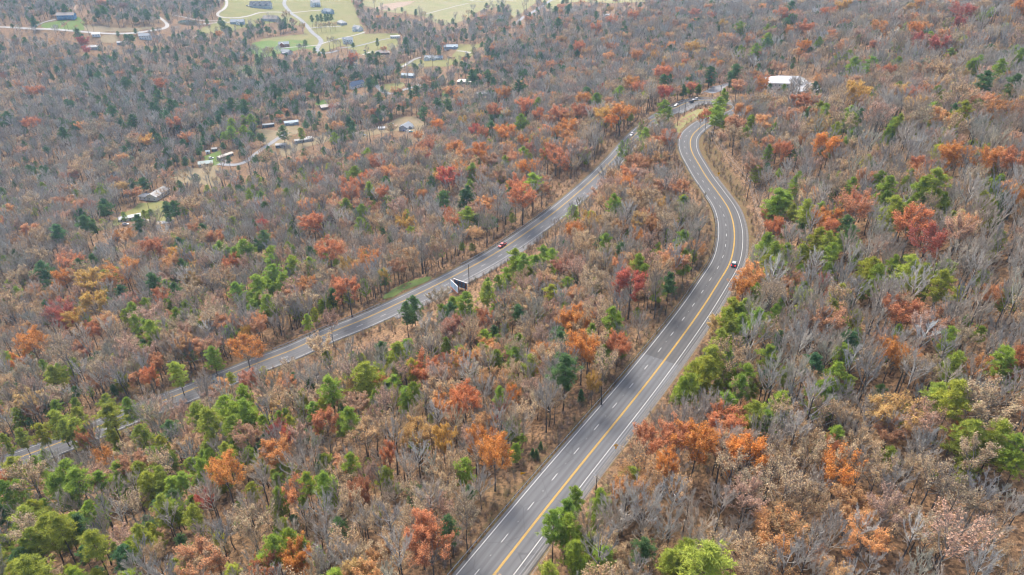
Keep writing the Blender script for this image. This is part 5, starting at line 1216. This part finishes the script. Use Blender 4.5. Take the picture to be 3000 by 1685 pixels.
for k, (code, kind, v, sxy, sz, q) in enumerate(finfo):
    trees.append(dict(kind=kind, code=code, x=p1[k, 0], y=p1[k, 1], z=p1[k, 2], sxy=sxy, sz=sz, r=q['cr'] * sxy, var=v, tint=vary(TINT[code], rngT, .09), feat=True))
    if rngT.uniform() < (.75 if kind == 'pine' else .22) and kind != 'cedar':           # most stand in twos and threes
        a_ = rngT.uniform(0, 6.28); rr_ = q['cr'] * sxy * rngT.uniform(.9, 1.4); x_, y_ = p1[k, 0] + math.cos(a_) * rr_, p1[k, 1] + math.sin(a_) * rr_
        if np.sqrt(((ROAD[:, :2] - np.array([x_, y_])) ** 2).sum(1).min()) > 13 and not any(inside(np.array([[x_, y_]]), P)[0] for P in CLEAR):
            f_ = rngT.uniform(.55, .85); v_ = int(rngT.integers(len(PROTO[kind])))
            trees.append(dict(kind=kind, code=code, x=x_, y=y_, z=float(ground(x_, y_)), sxy=sxy * f_, sz=sz * f_, r=PROTO[kind][v_]['cr'] * sxy * f_, var=v_, tint=vary(TINT[code], rngT, .12), feat=True))

# ---- scatter the rest of the woods
ZONES = [  # picture x, y, spread, (bare, tan, autumn, pine)
 (2650, 1000, 350, (.86, .07, .02, .05)), (2650, 1450, 300, (.60, .33, .05, .02)), (2200, 1400, 200, (.55, .30, .10, .05)), (2750, 650, 250, (.80, .10, .03, .07)), (2650, 420, 300, (.58, .27, .07, .08)), (2600, 120, 300, (.58, .24, .09, .09)),
 (2150, 80, 250, (.46, .30, .12, .12)), (1800, 230, 180, (.50, .28, .12, .10)), (1750, 330, 160, (.34, .34, .26, .06)), (1400, 420, 220, (.46, .32, .16, .06)), (1150, 520, 180, (.50, .30, .12, .08)), (700, 700, 220, (.50, .26, .12, .12)), (250, 780, 250, (.48, .32, .14, .06)),
 (250, 950, 220, (.55, .32, .09, .04)), (700, 950, 200, (.58, .28, .06, .08)), (1250, 720, 150, (.72, .22, .04, .02)), (300, 1500, 300, (.44, .16, .02, .38)), (700, 1350, 250, (.55, .20, .05, .20)), (1100, 1250, 200, (.55, .30, .08, .07)), (1250, 1500, 250, (.52, .38, .08, .02)),
 (1500, 980, 200, (.52, .28, .10, .10)), (1750, 750, 200, (.55, .28, .07, .10)), (1850, 500, 120, (.66, .24, .05, .05)), (1400, 820, 110, (.40, .12, .05, .43)), (1000, 1080, 110, (.45, .2, .05, .30)), (200, 350, 300, (.80, .12, .02, .06)), (600, 300, 250, (.60, .10, .02, .28)), (900, 400, 200, (.58, .12, .02, .28)), (150, 550, 200, (.74, .18, .02, .06)),
 (1150, 230, 150, (.50, .08, .02, .40)), (1380, 320, 120, (.48, .12, .03, .37)), (1500, 140, 150, (.50, .14, .06, .30)), (350, 480, 150, (.6, .14, .02, .24)), (450, 60, 250, (.64, .10, .02, .24)), (1250, 130, 200, (.74, .14, .04, .08)), (2300, 1000, 130, (.55, .08, .03, .34)), (2250, 700, 120, (.55, .14, .05, .26)), (2300, 430, 150, (.60, .26, .08, .06))]
ZP = np.array([z[:2] for z in ZONES], float); ZS = np.array([z[2] for z in ZONES], float); ZW = np.array([z[3] for z in ZONES]) * np.array([1.05, .82, 1.0, 2.0])
pts = []
for ring0, ring1, sp in ((60, 330, 4.8), (330, 620, 6.0), (620, 1000, 7.0), (1000, 1900, 9.0)):
    gx = np.arange(-ring1 * 0.9 - 40, ring1 * 0.9 + 40, sp); gy = np.arange(max(20, ring0 * 0.5), ring1 + 10, sp)
    g = np.stack(np.meshgrid(gx, gy), -1).reshape(-1, 2); g = g + rngT.uniform(-.48, .48, g.shape) * sp
    d = np.hypot(g[:, 0], g[:, 1]); g = g[(d >= ring0) & (d < ring1)]; pts.append(np.c_[g, np.full(len(g), sp)])
pts = np.vstack(pts); spc = pts[:, 2]; pts = pts[:, :2]
pz = ground(pts[:, 0], pts[:, 1])
ppx, pdep = project(np.c_[pts, pz + 12])
ok = (pdep > 40) & (ppx[:, 0] > -260) & (ppx[:, 0] < 3260) & (ppx[:, 1] > -70) & (ppx[:, 1] < 2150)
pts, pz, ppx, pdep, spc = pts[ok], pz[ok], ppx[ok], pdep[ok], spc[ok]
# clear of pavement, lanes, clearings
ok = np.ones(len(pts), bool)
for i in range(0, len(pts), 20000):
    sl = slice(i, i + 20000); d2 = ((pts[sl][:, None] - ROAD[None, ::2, :2]) ** 2).sum(2); kk = d2.argmin(1) * 2
    dist = np.sqrt(d2.min(1)); sd_ = ((pts[sl] - ROAD[kk, :2]) * LEFT[kk]).sum(1); ss = RS[kk]
    lim = np.where(sd_ > 0, W_L + 4.2, W_R + 4.0)
    lim = np.where((sd_ < 0) & (ss < S_HAIR) & (ss > s_of_px((2150, 715), 0, S_HAIR)), W_R + 10, lim)      # power line clearing
    lim = np.where((sd_ < 0) & (ss > S_HAIR), W_R + 3.5, lim)
    lim = np.where((sd_ > 0) & (ss > S_HAIR) & (ROAD_PX[kk, 0] > 1150) & (ROAD_PX[kk, 0] < 1420), W_L + 17, lim)
    ok[sl] &= dist > lim + rngT.uniform(-1.5, 2.5, len(dist))
for P in CLEAR: ok &= ~inside(pts, P)
for Q, w in LANES:
    b0, b1 = Q.min(0) - 10, Q.max(0) + 10
    c_ = np.where((pts > b0).all(1) & (pts < b1).all(1) & ok)[0]
    if len(c_): ok[c_] &= np.sqrt(((pts[c_][:, None] - Q[None]) ** 2).sum(2).min(1)) > w / 2 + 2.0
# the power line bank between road and woods on the upper curve
ok &= ~inside(pts, bank_xy)
pts, pz, ppx, pdep, spc = pts[ok], pz[ok], ppx[ok], pdep[ok], spc[ok]
# keep what the photograph shows through the trees visible: thin the stands that would hide it
SCL = 4; MW, MH = 3000 // SCL, 1685 // SCL + 1
mprob = np.zeros((MH, MW)); mdep = np.zeros((MH, MW))
def stamp(P, prob):
    q, dp = project(P); q = (q / SCL).astype(int); prob = np.broadcast_to(prob, (len(P),))
    for (x, y), d, pr in zip(q, dp, prob):
        if 1 <= x < MW - 1 and 1 <= y < MH - 1:
            s_ = np.s_[y - 1:y + 2, x - 1:x + 2]; mprob[s_] = np.maximum(mprob[s_], pr); mdep[s_] = np.maximum(mdep[s_], d)
for P, pr in KEEP: stamp(P, pr)
sv = np.arange(4, S_END, 1.5); px_s = np.stack([np.interp(sv, RS, ROAD_PX[:, k]) for k in (0, 1)], 1)
xs_ = px_s[:, 0]
pv = np.where(sv < s_of_px((2073, 359), 0, S_HAIR), .985, np.where(sv < S_HAIR + 25, .0, np.interp(xs_, [0, 640, 700, 1000, 1080, 1500, 1600, 1690, 1780, 1800, 1860, 1900, 1955, 1975, 2100], [.55, .55, .75, .85, .98, .98, .8, .4, .2, .6, .6, .2, .25, .98, .98])))
for o_ in np.arange(-4.5, 8.1, 1.5): stamp(road_at(sv, o_), np.where((sv < S_HAIR) & (o_ > 6.2), 0, pv))
lowr = (sv > S_HAIR) & (xs_ > 1080) & (xs_ < 1450); stamp(road_at(sv[lowr], 11.0), .9); stamp(road_at(sv[lowr], -8.0), .9)
Hm = np.array([18.0])
ins_ = np.zeros(len(pts))
for a_, rr_ in [(0, 0)] + [(k * math.pi / 4, .75) for k in range(8)] + [(k * math.pi / 4, .4) for k in range(8)]:
    for zc in (.55, .75, .95):
        q, _ = project(np.c_[pts, pz + 18 * zc]); rp = 4.2 * FPX / pdep * rr_
        X = ((q[:, 0] + np.cos(a_) * rp) / SCL).astype(int); Y = ((q[:, 1] + np.sin(a_) * rp * .9) / SCL).astype(int)
        g_ = (X >= 0) & (X < MW) & (Y >= 0) & (Y < MH)
        v_ = np.zeros(len(pts)); v_[g_] = np.where(mdep[Y[g_], X[g_]] > pdep[g_] - 2, mprob[Y[g_], X[g_]], 0)
        ins_ = np.maximum(ins_, v_)
ok = rngT.uniform(0, 1, len(pts)) >= ins_
pts, pz, ppx, pdep, spc = pts[ok], pz[ok], ppx[ok], pdep[ok], spc[ok]
# make room round the placed trees
FX = np.array([[t['x'], t['y'], t['r']] for t in trees])
ok = np.ones(len(pts), bool)
for i in range(0, len(pts), 10000):
    d_ = np.sqrt(((pts[i:i + 10000][:, None] - FX[None, :, :2]) ** 2).sum(2)); ok[i:i + 10000] = (d_ > FX[None, :, 2] * .62 + .8).all(1)
# and do not stand right in front of them
for i in range(0, len(pts), 10000):
    sl = slice(i, i + 10000); fp, fd = project(np.c_[FX[:, :2], [t['z'] + 13 for t in trees]])
    dx = np.abs(ppx[sl][:, None, 0] - fp[None, :, 0]); dy = fp[None, :, 1] - ppx[sl][:, None, 1]
    rp = FX[None, :, 2] * FPX / fd[None]
    hide = (dx < rp * .8) & (dy > -rp * 1.3) & (dy < rp * .6) & (pdep[sl][:, None] < fd[None]) & (pdep[sl][:, None] > fd[None] - 38)
    ok[sl] &= ~(hide.any(1) & (rngT.uniform(0, 1, len(dx)) < .85))
pts, pz, ppx, pdep, spc = pts[ok], pz[ok], ppx[ok], pdep[ok], spc[ok]
op_ = ~((ppx[:, 0] > 1950) & (ppx[:, 1] > 1250) & (rngT.uniform(0, 1, len(pts)) < .14))
pts, pz, ppx, pdep, spc = pts[op_], pz[op_], ppx[op_], pdep[op_], spc[op_]
w = np.exp(-((ppx[:, None] - ZP[None]) ** 2).sum(2) / (2 * ZS[None] ** 2)) + 1e-6
mixw = (w @ ZW) / w.sum(1)[:, None]
far_ = np.clip((pdep - 480) / 300, 0, 1)[:, None]; mixw = mixw * (1 - far_ * np.array([[-.12, .35, .5, -.25]])); mixw /= mixw.sum(1)[:, None]
cum = np.cumsum(mixw, 1); u = rngT.uniform(0, 1, len(pts)) * cum[:, -1]
ki = (u[:, None] > cum).sum(1)
KN = ['bare', 'tan', 'autumn', 'pine']
for i in range(len(pts)):
    kind = KN[min(ki[i], 3)]
    r_ = rngT.uniform()
    if kind == 'bare':
        c = [(0.41, 0.375, 0.325), (0.445, 0.41, 0.36), (0.355, 0.325, 0.29), (0.39, 0.375, 0.30), (0.50, 0.48, 0.44), (0.41, 0.35, 0.285)][int(rngT.choice(6, p=[.28, .26, .18, .06, .05, .17]))]; code = 'B'
    elif kind == 'tan': code = 'T' if r_ < .72 else 'P'; c = TINT[code]
    elif kind == 'autumn': code = 'R' if r_ < .5 else ('O' if r_ < .86 else ('Y' if r_ < .94 else 'C')); c = tuple(.62 * a + .38 * b for a, b in zip(TINT[code], TINT['T']))
    else:
        code = 'G' if r_ < .5 else ('L' if r_ < .72 else 'K'); code = 'K' if pdep[i] > 600 and r_ < .8 else code; c = TINT[code]
    pr = PROTO[kind]; v = int(rngT.integers(len(pr)))
    reg = .5 * math.sin(pts[i, 0] / 31 + 1.3 * math.sin(pts[i, 1] / 47)) + .5 * math.sin(pts[i, 1] / 38 + 1.1 * math.sin(pts[i, 0] / 53) + 2)
    s = rngT.uniform(.60, 1.04) * (1 + .14 * reg) * (1.0 if spc[i] < 5 else 1.05) * (.85 if kind == 'pine' else 1)
    if kind == 'pine' and rngT.uniform() < .3: s *= .7
    trees.append(dict(kind=kind, code=code, x=pts[i, 0], y=pts[i, 1], z=pz[i], sxy=s * rngT.uniform(.88, 1.14) * (1.08 if spc[i] < 5 else (1.2 if spc[i] < 6.5 else 1.34)), sz=s, r=pr[v]['cr'] * s, var=v, tint=vary(c, rngT, .13, .035 if kind == 'bare' else .06), feat=False))
print('trees', len(trees))

# ---- the largest in the picture become trees of their own, the rest woodland
P3 = np.array([[t['x'], t['y'], t['z'] + 12] for t in trees]); TPX, TD = project(P3)
TSD = np.empty(len(trees)); TSS = np.empty(len(trees))
for i in range(0, len(trees), 20000):
    d2 = ((P3[i:i + 20000, None, :2] - ROAD[None, ::2, :2]) ** 2).sum(2); kk = d2.argmin(1) * 2
    TSD[i:i + 20000] = np.sqrt(d2.min(1)) * np.sign(((P3[i:i + 20000, :2] - ROAD[kk, :2]) * LEFT[kk]).sum(1)); TSS[i:i + 20000] = RS[kk]
def zone(i):
    x, y = TPX[i]; near_s = TSS[i] < S_HAIR
    if TD[i] > 560 and x < 1500: return 'near the valley houses'
    if TD[i] > 430 and x > 1500: return 'on the ridge beyond the hairpin'
    if near_s and TSD[i] < 0:
        if TSD[i] > -22: return 'under the roadside wires'
        return 'in woods outside the upper highway' if y > 700 else 'above the power line bank'
    if near_s and TSD[i] > 0 and TSD[i] < 30: return 'behind the near guardrail'
    if TSD[i] > 0: return 'between the two highway stretches'
    if TSD[i] > -30: return 'along the lower highway edge'
    return 'downhill of the lower highway'
WORDS = {'O': ('orange leaved', 'autumn_tree'), 'R': ('rust red leaved', 'autumn_tree'), 'C': ('crimson leaved', 'autumn_tree'), 'Y': ('golden yellow leaved', 'autumn_tree'),
         'T': ('tan leaved', 'tan_leaved_tree'), 'P': ('dusty pink leaved', 'tan_leaved_tree'), 'G': ('bright green', 'pine_tree'), 'K': ('dark green', 'pine_tree'), 'L': ('yellow green', 'pine_tree'), 'B': ('leafless', 'bare_tree')}
NAMES = {'bare': 'bare_tree', 'tan': 'tan_leaved_tree', 'autumn': 'autumn_tree', 'pine': 'pine_tree', 'cedar': 'cedar_tree'}
inview = (TPX[:, 0] > 10) & (TPX[:, 0] < 2990) & (TPX[:, 1] > 10) & (TPX[:, 1] < 1670)
size = np.array([t['r'] for t in trees]) / TD * (1 + .35 * np.array([t['feat'] for t in trees]))
rest = {}
TX = P3[:, 0]; TY = P3[:, 1]; TB = np.array([t['code'] == 'B' for t in trees])
for kind in ('bare', 'tan', 'autumn', 'pine', 'cedar'):
    ids = [i for i, t in enumerate(trees) if t['kind'] == kind]
    ids.sort(key=lambda i: -(size[i] if inview[i] else size[i] * .001))
    own = [i for i in ids[:298] if inview[i]]
    for i in own:
        t = trees[i]; q = PROTO[kind][t['var']]; word = WORDS[t['code']][0]
        if kind == 'bare': word = 'pale grey leafless' if t['tint'][0] > .48 else ('brown leafless' if t['tint'][2] < .295 else 'grey leafless')
        sz_w = 'tall' if t['sz'] * q['H'] > 19 else ('small' if t['sz'] * q['H'] < 13 else 'medium')
        wide = '' if len(word.split()) > 2 else 'broad ' if t['r'] > 4.9 and kind != 'pine' else ''
        dd = np.hypot(TX - t['x'], TY - t['y']); dd[i] = 1e9; dd = dd * np.where(TB, 1.8, 1.0); j = int(dd.argmin()); c2 = trees[j]['code']
        nb = {'O': 'an orange tree', 'R': 'a rust red tree', 'C': 'a crimson tree', 'Y': 'a golden tree', 'T': 'a tan tree', 'P': 'a pinkish tree', 'G': 'a green pine', 'K': 'a dark pine', 'L': 'a yellow green pine', 'B': 'leafless trees'}[c2]
        lab = f"{sz_w} {wide}{word} {'pine' if kind == 'pine' else ('cedar' if kind == 'cedar' else 'tree')} beside {nb} {zone(i)}"
        root = empty(NAMES[kind], (t['x'], t['y'], t['z']), rngT.uniform(0, 6.28)); root.scale = (t['sxy'], t['sxy'], t['sz'])
        tag(root, lab, 'tree', lab)
        obj_of('trunk', q['trunk'], root)
        c = obj_of('crown', q['crown'], root); c['tint'] = t['tint']
    oset = set(own); rest[kind] = [i for i in ids if i not in oset]

def forest(name, label, cat, kind, recs, protos):
    """a mass of instanced trees nobody could count: one object"""
    src = bpy.data.collections.new('source_' + kind)
    for k, q in enumerate(protos):
        src.objects.link(bpy.data.objects.new(f'{kind}_source_{k:02d}', q['joint']))
    me = bpy.data.meshes.new(name); n = len(recs)
    me.vertices.add(n); me.vertices.foreach_set('co', np.array([[t['x'], t['y'], t['z']] for t in recs], np.float32).ravel())
    for nm, ty, dat in (('tint', 'FLOAT_VECTOR', np.array([t['tint'] for t in recs], np.float32)), ('size', 'FLOAT_VECTOR', np.array([[t['sxy'], t['sxy'], t['sz']] for t in recs], np.float32)), ('turn', 'FLOAT_VECTOR', np.c_[rngT.normal(0, .03, n), rngT.normal(0, .03, n), rngT.uniform(0, 6.28, n)].astype(np.float32))):
        me.attributes.new(nm, ty, 'POINT').data.foreach_set('vector', dat.ravel())
    me.attributes.new('pick', 'INT', 'POINT').data.foreach_set('value', np.array([t['var'] for t in recs], np.int32))
    o = obj_of(name, me); tag(o, label, cat, kind='stuff')
    ng = bpy.data.node_groups.new('scatter_' + kind, 'GeometryNodeTree')
    ng.interface.new_socket('Geometry', in_out='INPUT', socket_type='NodeSocketGeometry'); ng.interface.new_socket('Geometry', in_out='OUTPUT', socket_type='NodeSocketGeometry')
    N, Lk = ng.nodes, ng.links
    gi, go = N.new('NodeGroupInput'), N.new('NodeGroupOutput'); ip = N.new('GeometryNodeInstanceOnPoints'); ci = N.new('GeometryNodeCollectionInfo')
    ci.inputs['Collection'].default_value = src; ci.inputs['Separate Children'].default_value = True; ci.inputs['Reset Children'].default_value = True
    def attr(nm, ty): a = N.new('GeometryNodeInputNamedAttribute'); a.data_type = ty; a.inputs['Name'].default_value = nm; return a.outputs['Attribute']
    Lk.new(gi.outputs[0], ip.inputs['Points']); Lk.new(ci.outputs[0], ip.inputs['Instance']); ip.inputs['Pick Instance'].default_value = True
    Lk.new(attr('pick', 'INT'), ip.inputs['Instance Index']); Lk.new(attr('size', 'FLOAT_VECTOR'), ip.inputs['Scale'])
    e2r = N.new('FunctionNodeEulerToRotation'); Lk.new(attr('turn', 'FLOAT_VECTOR'), e2r.inputs[0]); Lk.new(e2r.outputs[0], ip.inputs['Rotation'])
    Lk.new(ip.outputs[0], go.inputs[0])
    o.modifiers.new('scatter', 'NODES').node_group = ng
    return o
for kind, nm, lb in (('bare', 'bare_woodland', 'mass of distant leafless grey woods covering hills and valley'), ('tan', 'tan_woodland', 'mass of distant tan leaved trees through the woods'), ('autumn', 'autumn_woodland', 'mass of distant orange and red trees through the woods'), ('pine', 'pine_woodland', 'mass of distant evergreen pines through the woods')):
    if rest[kind]: forest(nm, lb, 'woods', kind, [trees[i] for i in rest[kind]], PROTO[kind])
# undergrowth: bare brush on the forest floor, banks and verges
n = 9000; d = rngT.uniform(90, 480, n) ** 1.0; az = rngT.uniform(-.72, .72, n); bx, by = d * np.sin(az), d * np.cos(az)
sb = rngT.uniform(0, S_END, 4200); ob = np.where(rngT.uniform(0, 1, 4200) < .45, 10.3 + rngT.exponential(3.5, 4200), -8.2 - rngT.exponential(5, 4200)); q_ = road_at(sb, ob)
bx, by = np.r_[bx, q_[:, 0]], np.r_[by, q_[:, 1]]; n = len(bx)
d2 = np.sqrt(np.concatenate([((np.c_[bx, by][i:i + 3000][:, None] - ROAD[None, ::2, :2]) ** 2).sum(2).min(1) for i in range(0, n, 3000)]))
ok = d2 > 7.9
for P in CLEAR: ok &= ~inside(np.c_[bx, by], P)
ok &= ~(inside(np.c_[bx, by], bank_xy) & (rngT.uniform(0, 1, n) < .25))
bx, by = bx[ok], by[ok]; bz = ground(bx, by)
recs = [dict(x=x, y=y, z=z, sxy=s, sz=s * rngT.uniform(.7, 1.2), var=int(rngT.integers(3)), tint=vary([(0.24, 0.19, 0.16), (0.30, 0.20, 0.13), (0.20, 0.19, 0.10), (0.26, 0.22, 0.19)][int(rngT.integers(4))], rngT)) for x, y, z, s in zip(bx, by, bz, rngT.uniform(.4, 1.1, len(bx)))]
forest('undergrowth', 'low bare brush and saplings on the forest floor and banks', 'brush', 'brush', recs, PROTO['brush'])

# ------------------------------------------------------------------ the air: one box of thin haze round everything
hz, nt, b = nodes_of('haze')
nt.nodes.remove(b)
pv_ = nt.nodes.new('ShaderNodeVolumePrincipled'); pv_.inputs['Density'].default_value = HAZE_D if 'HAZE_D' in globals() else 0.00010
pv_.inputs['Color'].default_value = (0.45, 0.72, 1.0, 1); pv_.inputs['Anisotropy'].default_value = 0.2
nt.links.new(pv_.outputs[0], nt.nodes['Material Output'].inputs['Volume'])
x0, x1, y0, y1, z0, z1 = GX[0] - 50, GX[-1] + 50, GY[0] - 50, GY[-1] + 50, float(GZ.min()) - 3.0, CAM_Z + 3
A = Acc(); A.box(((x0 + x1) / 2, (y0 + y1) / 2, (z0 + z1) / 2), (x1 - x0, y1 - y0, z1 - z0))
ho = obj_of('haze', A.mesh('haze', [hz])); tag(ho, 'pale bluish haze in the air over the valley', 'haze', kind='stuff')
